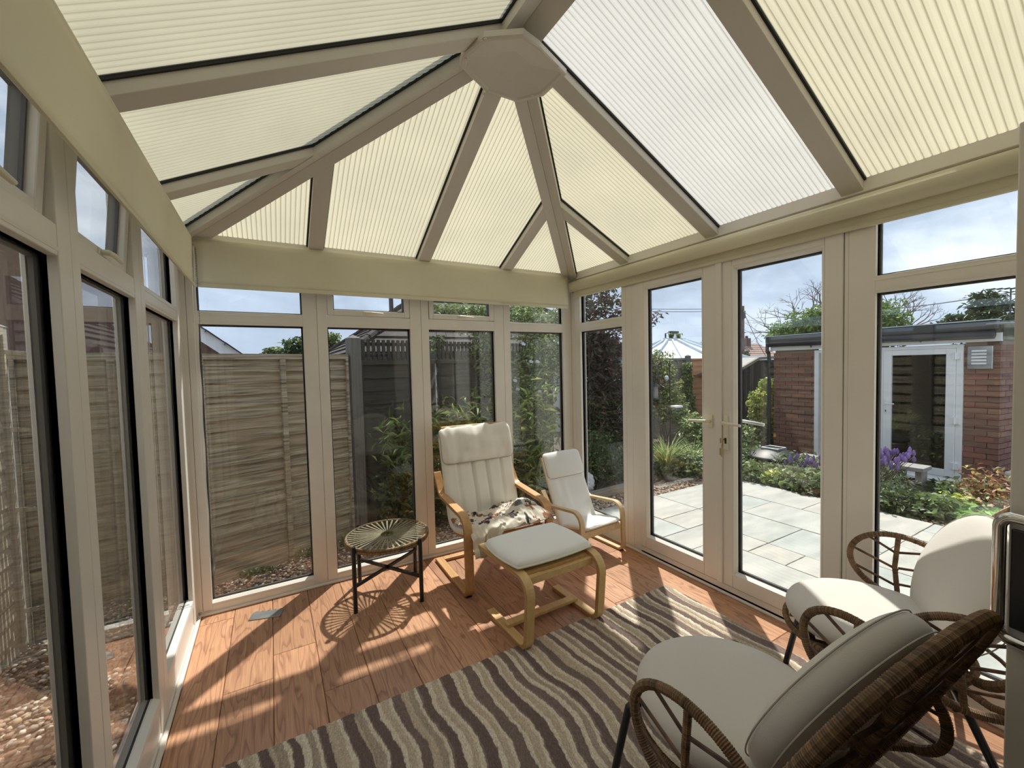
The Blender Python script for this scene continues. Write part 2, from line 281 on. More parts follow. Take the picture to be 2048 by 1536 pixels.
class MB:
    def __init__(s, tf=None): s.v = []; s.f = []; s.mi = []; s.tf = tf; s.uv = None; s.col = None
    def add(s, vs, fs, mi=0):
        n = len(s.v); s.v += [tuple(s.tf(*p)) if s.tf else tuple(p) for p in vs]; s.f += [tuple(i + n for i in f) for f in fs]; s.mi += [mi] * len(fs); return s
    def box(s, a, b, mi=0):
        x0, y0, z0 = [min(p, q) for p, q in zip(a, b)]; x1, y1, z1 = [max(p, q) for p, q in zip(a, b)]
        return s.add([(x0, y0, z0), (x1, y0, z0), (x1, y1, z0), (x0, y1, z0), (x0, y0, z1), (x1, y0, z1), (x1, y1, z1), (x0, y1, z1)],
                     [(0, 3, 2, 1), (4, 5, 6, 7), (0, 1, 5, 4), (1, 2, 6, 5), (2, 3, 7, 6), (3, 0, 4, 7)], mi)
    def bar(s, p, q, w, h=None, up=(0, 0, 1), mi=0):
        p = Vector(p); q = Vector(q); h = h or w; d = (q - p).normalized(); u = Vector(up)
        if abs(d.dot(u)) > .98: u = Vector((1, 0, 0))
        a = d.cross(u).normalized(); u = a.cross(d).normalized(); vs = []
        for c in (p, q):
            for i, j in ((-1, -1), (1, -1), (1, 1), (-1, 1)): vs.append(c + a * (i * w / 2) + u * (j * h / 2))
        return s.add(vs, [(0, 3, 2, 1), (4, 5, 6, 7), (0, 1, 5, 4), (1, 2, 6, 5), (2, 3, 7, 6), (3, 0, 4, 7)], mi)
    def tube(s, pts, r, n=10, closed=False, mi=0, caps=True, flat=1.0):
        pts = [Vector(p) for p in pts]; m = len(pts); rs = r if isinstance(r, (list, tuple)) else [r] * m
        t0 = (pts[1] - pts[0]).normalized(); u = Vector((0, 0, 1)) if abs(t0.z) < .9 else Vector((1, 0, 0)); a = t0.cross(u).normalized(); vs = []
        for i in range(m):
            if closed: t = (pts[(i + 1) % m] - pts[i - 1]).normalized()
            else: t = (pts[min(i + 1, m - 1)] - pts[max(i - 1, 0)]).normalized()
            a = (a - t * a.dot(t)); a = a.normalized() if a.length > 1e-6 else t.orthogonal().normalized(); b = t.cross(a)
            for k in range(n): vs.append(pts[i] + a * (rs[i] * cos(2 * pi * k / n)) + b * (rs[i] * flat * sin(2 * pi * k / n)))
        fs = []
        for i in range(m if closed else m - 1):
            j = (i + 1) % m
            for k in range(n): fs.append((i * n + k, i * n + (k + 1) % n, j * n + (k + 1) % n, j * n + k))
        if not closed and caps: fs += [tuple(range(n - 1, -1, -1)), tuple((m - 1) * n + k for k in range(n))]
        return s.add(vs, fs, mi)
    def lathe(s, prof, c=(0, 0, 0), n=24, mi=0):
        vs = []; m = len(prof)
        for (r, z) in prof:
            for k in range(n): vs.append((c[0] + r * cos(2 * pi * k / n), c[1] + r * sin(2 * pi * k / n), c[2] + z))
        fs = []
        for i in range(m - 1):
            for k in range(n): fs.append((i * n + k, i * n + (k + 1) % n, (i + 1) * n + (k + 1) % n, (i + 1) * n + k))
        fs += [tuple(range(n - 1, -1, -1)), tuple((m - 1) * n + k for k in range(n))]
        return s.add(vs, fs, mi)
    def prism(s, poly, z0, z1, mi=0):
        n = len(poly); vs = [(x, y, z0) for x, y in poly] + [(x, y, z1) for x, y in poly]
        return s.add(vs, [tuple(range(n - 1, -1, -1)), tuple(range(n, 2 * n))] + [(i, (i + 1) % n, n + (i + 1) % n, n + i) for i in range(n)], mi)
    def mesh(s, name='m'):
        me = bpy.data.meshes.new(name); me.from_pydata([tuple(v) for v in s.v], [], s.f)
        if any(s.mi): me.polygons.foreach_set('material_index', s.mi)
        me.update(); return me
    def build(s, name, m=None, parent=None, **k): return link(name, s.mesh(name), m, parent, **k)
def fix_normals(me):
    b = bmesh.new(); b.from_mesh(me); bmesh.ops.recalc_face_normals(b, faces=b.faces); b.to_mesh(me); b.free()
def np_mesh(name, V, F, col=None):
    """V (n,3) float, F (m,k) int, col per-vertex rgb"""
    me = bpy.data.meshes.new(name); V = np.asarray(V, np.float32); F = np.asarray(F, np.int32); k = F.shape[1]
    me.vertices.add(len(V)); me.vertices.foreach_set('co', V.ravel()); me.loops.add(F.size); me.loops.foreach_set('vertex_index', F.ravel())
    me.polygons.add(len(F)); me.polygons.foreach_set('loop_start', np.arange(0, F.size, k, dtype=np.int32)); me.polygons.foreach_set('loop_total', np.full(len(F), k, np.int32))
    me.update(calc_edges=True); me.validate()
    if col is not None: setcol(me, col)
    return me
def setcol(me, col):
    a = me.color_attributes.new('Col', 'FLOAT_COLOR', 'POINT'); c = np.ones((len(me.vertices), 4), np.float32); c[:, :3] = col; a.data.foreach_set('color', c.ravel())
def smoothstep(x): x = np.clip(x, 0, 1); return x * x * (3 - 2 * x)
def vnoise(x, y, seed=0):
    """smooth value noise on numpy arrays, about -1..1"""
    r = np.random.default_rng(seed); g = r.uniform(-1, 1, (64, 64))
    xi = np.floor(x).astype(int); yi = np.floor(y).astype(int); fx = smoothstep(x - xi); fy = smoothstep(y - yi)
    a = g[xi % 64, yi % 64]; b = g[(xi + 1) % 64, yi % 64]; c = g[xi % 64, (yi + 1) % 64]; d = g[(xi + 1) % 64, (yi + 1) % 64]
    return (a * (1 - fx) + b * fx) * (1 - fy) + (c * (1 - fx) + d * fx) * fy
def curve_pts(ctrl, n, closed=False):
    """Catmull-Rom through the control points"""
    c = [Vector(p) for p in ctrl]; m = len(c); out = []
    segs = m if closed else m - 1
    for i in range(segs):
        if closed: p0, p1, p2, p3 = c[i - 1], c[i], c[(i + 1) % m], c[(i + 2) % m]
        else: p0, p1, p2, p3 = c[max(i - 1, 0)], c[i], c[i + 1], c[min(i + 2, m - 1)]
        for k in range(n):
            t = k / n; out.append(.5 * ((2 * p1) + (p2 - p0) * t + (2 * p0 - 5 * p1 + 4 * p2 - p3) * t * t + (3 * p1 - p0 - 3 * p2 + p3) * t ** 3))
    if not closed: out.append(c[-1])
    return out
def copy_tree(o, parent=None):
    c = o.copy(); COL.objects.link(c)
    if parent is not None: c.parent = parent
    for ch in o.children: copy_tree(ch, c)
    return c

# ================================================================= ROOM SHELL
W = 2.918; D = 3.001; H = 2.34; XR = 1.459; YB = 1.535; ZR = 3.0645
def TL(a, d, z): return (-d, a, z)
def TB(a, d, z): return (a, D + d, z)
def TR(a, d, z): return (W + d, a, z)

# floor
fl = empty('floor', kind='structure')
MB().box((-.08, -.12, -.10), (W + .08, D + .08, -.0105)).build('subfloor', MORTAR, fl)
PWD = .2065
def plank_mesh(l):
    w = PWD - .0022; b = .0024; vs = []
    for (i, z) in ((0, -.0105), (0, -b), (b, 0)):
        vs += [(i, i, z), (w - i, i, z), (w - i, l - i, z), (i, l - i, z)]
    fs = [(8, 9, 10, 11)]
    for k in range(2): fs += [(4 * k + i, 4 * k + (i + 1) % 4, 4 * k + 4 + (i + 1) % 4, 4 * k + 4 + i) for i in range(4)]
    me = bpy.data.meshes.new('plank'); me.from_pydata(vs, [], fs); return me
joints = [1.62, .9, 2.35, 1.93, 1.2, 2.55, 1.62, .75, 2.1, 1.35, 2.6, 1.75, .95, 2.3, 1.5]
xx = -.0335; k = 0
while xx < W - .005:
    ys = sorted({-.12, *[y for y in (joints[k % 15] - 1.26, joints[k % 15], joints[k % 15] + 1.26) if -.05 < y < D - .05], D})
    for y0, y1 in zip(ys[:-1], ys[1:]):
        me = plank_mesh(y1 - y0 - .0016)
        x0 = xx; cut = None
        if x0 < 0.0:
            for v in me.vertices: v.co.x = max(v.co.x, -x0)
        if x0 + PWD > W:
            for v in me.vertices: v.co.x = min(v.co.x, W - x0)
        o = link('plank', me, FLOORM, fl); o.location = (x0, y0, 0)
    xx += PWD; k += 1

# walls of frames -------------------------------------------------
def make_wall(name, T, posts, a0, a1, zsill, gasket_side=None):
    w = empty(name, kind='structure')
    m = MB(T)
    m.box((a0, .004, .018), (a1, .07, zsill - .05)); m.build('sill_rail', UPVC, w, bev=.004)
    MB(T).box((a0, -.0, .0), (a1, .02, .03)).box((a0, -.018, 0), (a1, 0, .016)).build('floor_bead', UPVC, w, bev=.005)
    MB(T).box((a0, .0, 2.235), (a1, .075, H)).box((a0, -.012, 2.30), (a1, 0, H - .004)).build('head_beam', UPVC, w, bev=.003)
    MB(T).box((a0, .075, -.04), (a1, .14, .02)).build('outer_sill', WHITE, w, bev=.004)
    for (p0, p1) in posts:
        m = MB(T); wd = p1 - p0
        if wd > .11:
            c = (p0 + p1) / 2 + .012; m.box((p0 + .0, 0, .02), (c - .0008, .07, 2.235)).box((c + .0008, 0, .02), (p1, .07, 2.235)).box((c - .02, .01, .02), (c + .02, .072, 2.235))
        else: m.box((p0, 0, .02), (p1, .07, 2.235))
        m.build('post', UPVC, w, bev=.003)
    return w
NWIN = [0]
def pane(T, g0, g1, z0, z1, name, par, mt=GLASS):
    p = MB(T).box((g0, .034, z0), (g1, .056, z1)).build(name, mt, par)
    s = MB(T)
    for a, b in (((g0 - .012, .030, z0 - .012), (g1 + .012, .060, z0)), ((g0 - .012, .030, z1), (g1 + .012, .060, z1 + .012)), ((g0 - .012, .030, z0), (g0, .060, z1)), ((g1, .030, z0), (g1 + .012, .060, z1))): s.box(a, b)
    for a, b in (((g0, .037, z0), (g1, .053, z0 + .009)), ((g0, .037, z1 - .009), (g1, .053, z1)), ((g0, .037, z0), (g0 + .009, .053, z1)), ((g1 - .009, .037, z0), (g1, .053, z1))): s.box(a, b)
    s.build('gasket', GASK, p)
def bead(T, g0, g1, z0, z1, par, name='glazing_bead', o=.022, m=UPVC):
    """sloped inner bead around a pane"""
    vs = []
    for (e, d) in ((o, .0), (o, .030), (0, .030), (0, .022), (o * .55, .001)):
        vs += [(g0 - e, d, z0 - e), (g1 + e, d, z0 - e), (g1 + e, d, z1 + e), (g0 - e, d, z1 + e)]
    fs = []
    for k in range(5):
        j = (k + 1) % 5
        fs += [(4 * k + i, 4 * k + (i + 1) % 4, 4 * j + (i + 1) % 4, 4 * j + i) for i in range(4)]
    b = MB(T).add(vs, fs); me = b.mesh(name); fix_normals(me); return link(name, me, m, par)
def handle(T, a, z, par):
    h = MB(T).box((a - .02, -.012, z - .011), (a + .055, 0, z + .011)); h.tube([(a, -.012, z), (a, -.03, z), (a + .03, -.036, z), (a + .115, -.036, z - .004)], [.009, .010, .009, .0065], 8)
    h.build('handle', HANDLE, par, smooth=False, bev=.002)
    MB(T).box((a + .01, -.0385, z - .006), (a + .024, -.03, z + .006)).build('key_button', BLACKR, par)
def window(T, g0, g1, zb, opener=False, ztr=1.805, zt2=1.885, ztop=2.205, slack=0):
    NWIN[0] += 1
    w = empty('window_%d' % NWIN[0], kind='structure')
    m = MB(T).box((g0 - .0, .0, zb - .05), (g1, .07, zb - .001 - .022)); m.build('bottom_rail', UPVC, w, bev=.002)
    bead(T, g0 + .0, g1 - .0, zb, ztr, w, o=.0221)
    pane(T, g0, g1, zb, ztr, 'lower_pane', w)
    MB(T).box((g0 - .012, .002, ztr + .0), (g1 + .012, .07, zt2)).build('transom', UPVC, w, bev=.003)
    if not opener:
        bead(T, g0, g1, zt2, ztop, w, o=.0221); pane(T, g0, g1, zt2, ztop, 'upper_pane', w)
        MB(T).box((g0, .001, ztop + .022), (g1, .07, 2.236)).build('top_rail', UPVC, w)
    else:
        s = .042
        piv = empty('sash', kind=None); piv.parent = w
        pv = Vector(T(0, .03, ztop + .02)); piv.location = pv
        Tl = lambda a, d, z: tuple(Vector(T(a, d, z)) - pv)
        q = MB(Tl); q.box((g0 + .004, -.006, zt2 + .004), (g0 + s, .05, ztop + .02)).box((g1 - s, -.006, zt2 + .004), (g1 - .004, .05, ztop + .02)).box((g0 + s, -.006, zt2 + .004), (g1 - s, .05, zt2 + s)).box((g0 + s, -.006, ztop - .02), (g1 - s, .05, ztop + .02))
        q.build('sash_frame', UPVC, piv, bev=.004)
        MB(Tl).box((g0 + s, .02, zt2 + s), (g1 - s, .042, ztop - .02)).build('upper_pane', GLASS, piv)
        gq = MB(Tl)
        for a, b in (((g0 + s - .004, .016, zt2 + s), (g0 + s + .008, .046, ztop - .02)), ((g1 - s - .008, .016, zt2 + s), (g1 - s + .004, .046, ztop - .02)), ((g0 + s, .016, zt2 + s - .004), (g1 - s, .046, zt2 + s + .008)), ((g0 + s, .016, ztop - .028), (g1 - s, .046, ztop - .016))): gq.box(a, b)
        gq.build('gasket', SPACER, piv)
        handle(Tl, (g0 + g1) / 2 - .03, zt2 + .026, piv)
        MB(T).box((g0, .001, ztop + .022), (g1, .07, 2.236)).build('top_rail', UPVC, w)
        if slack:
            ax = Vector(T(1, 0, 0)) - Vector(T(0, 0, 0)); out = Vector(T(0, 1, 0)) - Vector(T(0, 0, 0))
            # bottom edge swings outwards
            sign = 1 if ax.cross(Vector((0, 0, -1))).dot(out) > 0 else -1
            piv.rotation_mode = 'AXIS_ANGLE'; piv.rotation_axis_angle = (sign * slack, ax.x, ax.y, ax.z)
    return w

# back wall
wb = make_wall('wall_back', TB, [(-.07, .054), (.632, .785), (1.369, 1.517), (2.094, 2.251), (2.817, W + .07)], -.07, W + .07, .076)
for i, (a, b) in enumerate([(.054, .632), (.785, 1.369), (1.517, 2.094), (2.251, 2.817)]): window(TB, a, b, .076, opener=i in (1, 2))
# left wall
LB = [(-.02, .565), (.70, 1.311), (1.452, 2.004), (2.156, 2.86)]
wl = make_wall('wall_left', lambda a, d, z: (-d - .02, a, z), [(-.12, -.02), (.565, .70), (1.311, 1.452), (2.004, 2.156), (2.86, D)], -.12, D, .18)
TLs = lambda a, d, z: (-d - .02, a, z)
for i, (a, b) in enumerate(LB): window(TLs, a, b, .185, opener=i in (1, 2), slack=radians(5) if i in (1, 2) else 0)
# right wall with the pair of doors
wr = make_wall('wall_right', TR, [(2.235, 2.346), (2.875, D), (.694, .80), (-.12, .06)], -.12, 0.70, .165)
MB(TR).box((2.346, .004, .018), (D, .07, .115)).build('sill_rail', UPVC, wr, bev=.004)
MB(TR).box((.70, 0, 0), (D, .02, .03)).box((.70, -.018, 0), (D, 0, .016)).build('floor_bead', UPVC, wr, bev=.005)
MB(TR).box((.70, .0, 2.235), (D, .075, H)).box((.70, -.012, 2.30), (D, 0, H - .004)).build('head_beam', UPVC, wr, bev=.003)
MB(TR).box((.70, .075, -.04), (D, .14, .02)).build('outer_sill', WHITE, wr, bev=.004)
window(TR, 2.346, 2.875, .165, ztop=2.19)
window(TR, .06, .694, .165, ztop=2.165)
# door frame
df = MB(TR); df.box((.80, .0, .02), (.818, .07, 2.235)).box((2.165, .0, .02), (2.235, .07, 2.235)).box((.818, .0, 2.128), (2.165, .07, 2.235)).box((.818, .0, .0), (2.165, .07, .062))
df.build('door_frame', UPVC, wr, bev=.003)
def door(n, a0, a1, g0, g1):
    d = empty('door_%d' % n, kind='structure'); z0, z1 = .066, 2.124; gz0, gz1 = .165, 2.06; f = -.008
    q = MB(TR); q.box((a0, f, z0), (g0 - .02, .06, z1)).box((g1 + .02, f, z0), (a1, .06, z1)).box((g0 - .02, f, z0), (g1 + .02, .06, gz0 - .02)).box((g0 - .02, f, gz1 + .02), (g1 + .02, .06, z1))
    q.build('leaf_frame', UPVC, d, bev=.005)
    TT = lambda a, dd, z: TR(a, dd - .008, z)
    bead(TT, g0, g1, gz0, gz1, d, o=.021); pane(TR, g0, g1, gz0, gz1, 'door_pane', d)
    return d
d1 = door(1, 1.4795, 2.162, 1.621, 2.0886)
d2 = door(2, .8215, 1.4755, .9227, 1.3807)
# overlap strip between the leaves
MB(TR).box((1.462, -.022, .07), (1.502, -.008, 2.12)).build('meeting_strip', UPVC, d1, bev=.003)
# handles
def door_handle(par, a, z, dirn, long_plate):
    pl = MB(TR)
    if long_plate: pl.box((a - .016, -.019, z - .175), (a + .016, -.008, z + .045))
    else: pl.box((a - .016, -.019, z - .045), (a + .016, -.008, z + .04))
    p = pl.build('handle_plate', HANDLE, par, bev=.004)
    h = MB(TR).tube([(a, -.015, z), (a, -.055, z), (a + dirn * .012, -.064, z), (a + dirn * .125, -.066, z - .004)], [.011, .010, .0105, .008], 10)
    h.build('handle_lever', HANDLE, p, smooth=True)
    if long_plate:
        k = MB(TR); k.box((a - .006, -.0215, z - .135), (a + .006, -.018, z - .098)); k.build('keyhole', BLACKR, p, bev=.003)
        ky = MB(TR); ky.box((a + .004, -.052, z - .113), (a + .010, -.02, z - .103)).box((a + .001, -.058, z - .128), (a + .013, -.05, z - .096)); ky.build('key', BRASS, p)
        kb = MB(TR); kb.box((a + .004, -.053, z - .215), (a + .008, -.045, z - .135)).box((a + .0, -.058, z - .205), (a + .016, -.052, z - .160)); kb.build('hanging_key', BRASS, p, bev=.001)
door_handle(d1, 1.545, 1.115, 1, False); door_handle(d2, 1.437, 1.115, -1, True)
MB(TR).tube([(1.42, .06, 1.115), (1.42, .11, 1.115), (1.40, .118, 1.115), (1.275, .118, 1.105)], .010, 8).build('outer_handle', WHITE, d2, smooth=True)

# rear house wall with the opening the camera stands in
rw = empty('wall_rear', kind='structure')
q = MB(); q.box((-2.5, -.42, -.3), (.0, -.12, 3.9)).box((2.80, -.42, -.3), (6.5, -.12, 3.9)).box((.0, -.42, 2.12), (2.80, -.12, 3.9)); q.build('wall_face', ROOM, rw)
MB().box((-2.5, -4.2, -.12), (6.5, -.42, -.011)).build('house_floor', CARPET, rw)
q = MB(); q.box((-2.5, -4.3, -.1), (6.5, -4.2, 2.5)).box((-2.6, -4.3, -.1), (-2.5, -.42, 2.5)).box((6.5, -4.3, -.1), (6.6, -.42, 2.5)).box((-2.6, -4.3, 2.5), (6.6, -.42, 2.62)); q.build('house_shell', ROOM, rw)
MB().box((.0, -.42, -.10), (2.80, -.12, -.002)).build('threshold', OAK, rw)

# roof ------------------------------------------------------------
cl = empty('ceiling', kind='structure')
mL = (ZR - H) / XR; mBk = (ZR - H) / (D - YB)
zL = lambda x, y: H + mL * x
zRt = lambda x, y: H + mL * (W - x)
zBk = lambda x, y: H + mBk * (D - y)
def slab(poly, zf, d0, d1, name, m, parent=cl, bev=0):
    n = len(poly); vs = [(x, y, zf(x, y) - d1) for x, y in poly] + [(x, y, zf(x, y) - d0) for x, y in poly]
    b = MB().add(vs, [tuple(range(n - 1, -1, -1)), tuple(range(n, 2 * n))] + [(i, (i + 1) % n, n + (i + 1) % n, n + i) for i in range(n)])
    me = b.mesh(name); fix_normals(me); return link(name, me, m, parent, bev=bev)
def clip(poly, nx, ny, c):
    """keep nx*x+ny*y<=c"""
    out = []
    for i in range(len(poly)):
        p, q = poly[i], poly[(i + 1) % len(poly)]; a = nx * p[0] + ny * p[1] - c; b = nx * q[0] + ny * q[1] - c
        if a <= 0: out.append(p)
        if (a < 0 < b) or (b < 0 < a):
            t = a / (a - b); out.append((p[0] + (q[0] - p[0]) * t, p[1] + (q[1] - p[1]) * t))
    return out
FL = .0262
def flute_panel(poly, zf, axis, m=None):
    """ribbed sheet: flutes run up the slope; axis is the coordinate along the eaves"""
    lo = min(p[axis] for p in poly); hi = max(p[axis] for p in poly); V = []; F = []; UV = []
    prof = [(0, .0), (.16, .0034), (.5, .0046), (.84, .0034), (1, .0)]
    k0 = int(math.floor(lo / FL)) - 1; k1 = int(math.ceil(hi / FL)) + 1
    for k in range(k0, k1):
        for (u0, h0), (u1, h1) in zip(prof[:-1], prof[1:]):
            a = (k + u0) * FL; b = (k + u1) * FL
            n = (1, 0) if axis == 0 else (0, 1)
            c = clip(clip(poly, n[0], n[1], b), -n[0], -n[1], -a)
            if len(c) < 3: continue
            i0 = len(V)
            for p in c:
                t = (p[axis] - a) / (b - a); V.append((p[0], p[1], zf(*p) - (h0 + (h1 - h0) * t))); UV.append(((u0 + (u1 - u0) * t) * .998 + .001 + k, 0))
            F.append(tuple(range(i0, len(V))))
    me = bpy.data.meshes.new('roof_panel'); me.from_pydata(V, [], F); uv = me.uv_layers.new(name='UVMap'); li = 0
    for f in F:
        for vi in f: uv.data[li].uv = UV[vi]; li += 1
    o = link('roof_panel', me, m or POLY, cl); return o
YR = [.02, .78, 1.525, 2.287]; XB = [.728, 1.477, 2.20]
gap = .0
hipR = lambda x: YB + (D - YB) * (x - XR) / (W - XR)     # y on the right hip at x
hipL = lambda x: YB + (D - YB) * (XR - x) / XR
nR = (-(D - YB), (W - XR)); cR = nR[0] * XR + nR[1] * YB   # nR.p > cR : behind hip (back slope)
nL = ((D - YB), XR); cL = nL[0] * XR + nL[1] * YB          # nL.p > cL : back slope
bounds = [-.10] + YR[1:] + [D]
for y0, y1 in zip(bounds[:-1], bounds[1:]):
    p = [(XR, y0), (W, y0), (W, y1), (XR, y1)]; p = clip(p, nR[0], nR[1], cR)
    if len(p) > 2: flute_panel(p, zRt, 1, POLYSUN if .7 < y0 < .9 else None)  # one right-slope panel gets the sheet with sun scatter painted in
    p = [(0, y0), (XR, y0), (XR, y1), (0, y1)]; p = clip(p, nL[0], nL[1], cL)
    if len(p) > 2: flute_panel(p, zL, 1)
bx = [0] + XB + [W]
for x0, x1 in zip(bx[:-1], bx[1:]):
    p = [(x0, YB), (x1, YB), (x1, D), (x0, D)]; p = clip(clip(p, -nR[0], -nR[1], -cR), -nL[0], -nL[1], -cL)
    if len(p) > 2: flute_panel(p, zBk, 0)
def rafter(poly, zf, bev=.003): slab(poly, zf, .010, .058, 'rafter', ROOFBAR, bev=bev)
def gask(poly, zf): slab(poly, zf, -.002, .014, 'roof_gasket', BLACKR)
def cliph(p, which):
    for w in which:
        if w == 'R-': p = clip(p, nR[0], nR[1], cR - .05)
        if w == 'L-': p = clip(p, nL[0], nL[1], cL - .05)
        if w == 'R+': p = clip(p, -nR[0], -nR[1], -cR - .05)
        if w == 'L+': p = clip(p, -nL[0], -nL[1], -cL - .05)
    return p
hw = .046
for y in YR:
    for (xa, xb, zf, wh) in ((XR, W, zRt, 'R-'), (0, XR, zL, 'L-')):
        p = cliph([(xa, y - hw), (xb, y - hw), (xb, y + hw), (xa, y + hw)], [wh])
        rafter(p, zf)
        for s in (-1, 1):
            e = y + s * hw; p = cliph([(xa, min(e, e + s * .009)), (xb, min(e, e + s * .009)), (xb, max(e, e + s * .009)), (xa, max(e, e + s * .009))], [wh]); gask(p, zf)
for x in XB:
    p = cliph([(x - hw, YB), (x + hw, YB), (x + hw, D), (x - hw, D)], ['R+', 'L+']); rafter(p, zBk)
    for s in (-1, 1):
        e = x + s * hw; a, b = min(e, e + s * .009), max(e, e + s * .009); gask(cliph([(a, YB), (b, YB), (b, D), (a, D)], ['R+', 'L+']), zBk)
# hips: two facets each, following the slopes on both sides
def hipbar(p0, p1, off, w0, w1, zf, name, m, d0, d1):
    d = Vector((p1[0] - p0[0], p1[1] - p0[1])).normalized(); n = Vector((-d.y, d.x)) * off
    poly = [(p0[0] + n.x * w0, p0[1] + n.y * w0), (p1[0] + n.x * w0, p1[1] + n.y * w0), (p1[0] + n.x * w1, p1[1] + n.y * w1), (p0[0] + n.x * w1, p0[1] + n.y * w1)]
    slab(poly, zf, d0, d1, name, m, bev=.002 if m is ROOFBAR else 0)
for (p1, zs, zo) in (((W, D), zRt, -1), ((0, D), zL, 1)):
    p0 = (XR, YB)
    for off, zf in ((zo, zs), (-zo, zBk)):
        hipbar(p0, p1, off, .0005, .062, zf, 'hip_rafter', ROOFBAR, .010, .062)
        hipbar(p0, p1, off, .062, .071, zf, 'roof_gasket', BLACKR, -.002, .014)
slab([(XR, -.12), (XR + .088, -.12), (XR + .088, YB - .02), (XR, YB + .02)], zRt, .01, .066, 'ridge_beam', ROOFBAR, bev=.003)
slab([(XR - .088, -.12), (XR, -.12), (XR, YB + .02), (XR - .088, YB - .02)], zL, .01, .066, 'ridge_beam', ROOFBAR, bev=.003)
slab([(XR + .088, -.12), (XR + .097, -.12), (XR + .097, YB - .02), (XR + .088, YB - .02)], zRt, -.002, .014, 'roof_gasket', BLACKR)
slab([(XR - .097, -.12), (XR - .088, -.12), (XR - .088, YB - .02), (XR - .097, YB - .02)], zL, -.002, .014, 'roof_gasket', BLACKR)
# outer ridge and hip cappings
MB().tube([(XR, -.12, ZR + .07), (XR, YB, ZR + .07)], .05, 8).build('ridge_cap', WHITE, cl)
for p1 in ((W, D), (0, D)): MB().tube([(XR, YB, ZR + .06), (*p1, H + .06)], .035, 8).build('hip_cap', WHITE, cl)
# eaves trims inside
for T, a0, a1 in ((TL, -.12, D), (TR, -.12, D), (TB, 0, W)):
    MB(T).box((a0, -.022, H - .055), (a1, -.0, H + .012)).build('eaves_trim', UPVC, cl, bev=.003)
    MB(T).box((a0, .0, H - .01), (a1, .16, H + .03)).build('gutter_beam', WHITE, cl)
# boss cap under the meeting of the rafters
def boss():
    cz = 2.885; cx, cyy = 1.459, 1.555
    pl_ = [(-.193, -.108), (-.055, -.20), (.045, -.175), (.255, -.09), (.25, .095), (.16, .205), (-.03, .205), (-.216, .10), (-.234, .03)]
    ang = [atan2(y, x) for x, y in pl_]; R0 = [hypot(x, y) for x, y in pl_]
    def ring(f, z): return [(cx + r * f * cos(a), cyy + r * f * sin(a), z) for a, r in zip(ang, R0)]
    n = len(ang); rings = [ring(1, cz + .028), ring(1.0, cz + .004), ring(.965, cz), ring(.90, cz), ring(.87, cz + .008), ring(.55, cz + .022), ring(.2, cz + .036)]
    vs = [p for r in rings for p in r]; fs = []
    for k in range(len(rings) - 1): fs += [(k * n + i, k * n + (i + 1) % n, (k + 1) * n + (i + 1) % n, (k + 1) * n + i) for i in range(n)]
    vs.append((cx, cyy, cz + .04)); t = len(vs) - 1; fs += [((len(rings) - 1) * n + i, (len(rings) - 1) * n + (i + 1) % n, t) for i in range(n)]
    b = MB().add(vs, fs); me = b.mesh('boss_cap'); fix_normals(me); o = link('boss_cap', me, ROOFBAR, cl, smooth=False)
    for a in (-150, -35, 30, 100, 170, 205):
        a = radians(a); s = MB().lathe([(.0075, 0), (.0075, .004), (.004, .006)], (0, 0, 0), 10); so_ = s.build('screw_head', ROOFBAR, o); so_.location = (cx + .215 * cos(a), cyy + .215 * sin(a), cz - .006)
    MB().lathe([(.12, -.0), (.12, .12)], (cx, cyy, cz + .03), 12).build('boss_core', ROOFBAR, cl)
boss()

# ================================================================= BLINDS
def cloth(name, T, a0, a1, d, z0, z1, par, seed, amp=.006):
    n, m = 60, 10; A = np.linspace(a0, a1, n); Z = np.linspace(z0, z1, m); AA, ZZ = np.meshgrid(A, Z)
    w = amp * vnoise(AA * 3 + ZZ * 5, ZZ * 2.5, seed) + amp * .5 * vnoise(AA * 9 + ZZ * 14, ZZ * 3, seed + 1); w *= np.clip((z1 - ZZ) / .08, 0, 1)
    V = np.array([T(a, d + ww, z) for a, z, ww in zip(AA.ravel(), ZZ.ravel(), w.ravel())]); F = [(j * n + i, j * n + i + 1, (j + 1) * n + i + 1, (j + 1) * n + i) for j in range(m - 1) for i in range(n - 1)]
    o = link(name, np_mesh(name, V, F), BLIND, par, smooth=True); s = o.modifiers.new('t', 'SOLIDIFY'); s.thickness = .0012; s.offset = 0; return o
b = empty('roller_blind', (0.08, 1.3, 2.28), label='cream roller blind pulled down a little over the left row of windows', cat='blind', group='cream roller blinds')
Tb = lambda a, d, z: tuple(Vector(TL(a, d, z)) - Vector((.08, 1.3, 2.28)))
cloth('blind_cloth', Tb, -.08, 2.70, -.085, 1.99, 2.245, b, 3)
MB(Tb).tube([(-.08, -.06, 2.245), (2.70, -.06, 2.245)], .026, 14).build('roll', BLIND, b)
MB(Tb).box((-.08, -.0895, 1.985), (2.70, -.0805, 2.0)).build('bottom_bar', BLIND, b, bev=.002)
b = empty('roller_blind', (1.44, 2.92, 2.30), label='cream roller blind pulled down a little over the back windows above the armchair', cat='blind', group='cream roller blinds')
Tb = lambda a, d, z: tuple(Vector(TB(a, d, z)) - Vector((1.44, 2.92, 2.30)))
cloth('blind_cloth', Tb, .068, 2.822, -.082, 2.03, 2.30, b, 9, .008)
MB(Tb).tube([(.068, -.055, 2.29), (2.822, -.055, 2.29)], .026, 14).build('roll', BLIND, b)
MB(Tb).box((.055, -.088, 2.016), (2.815, -.076, 2.04)).build('bottom_bar', BLIND, b, bev=.003)
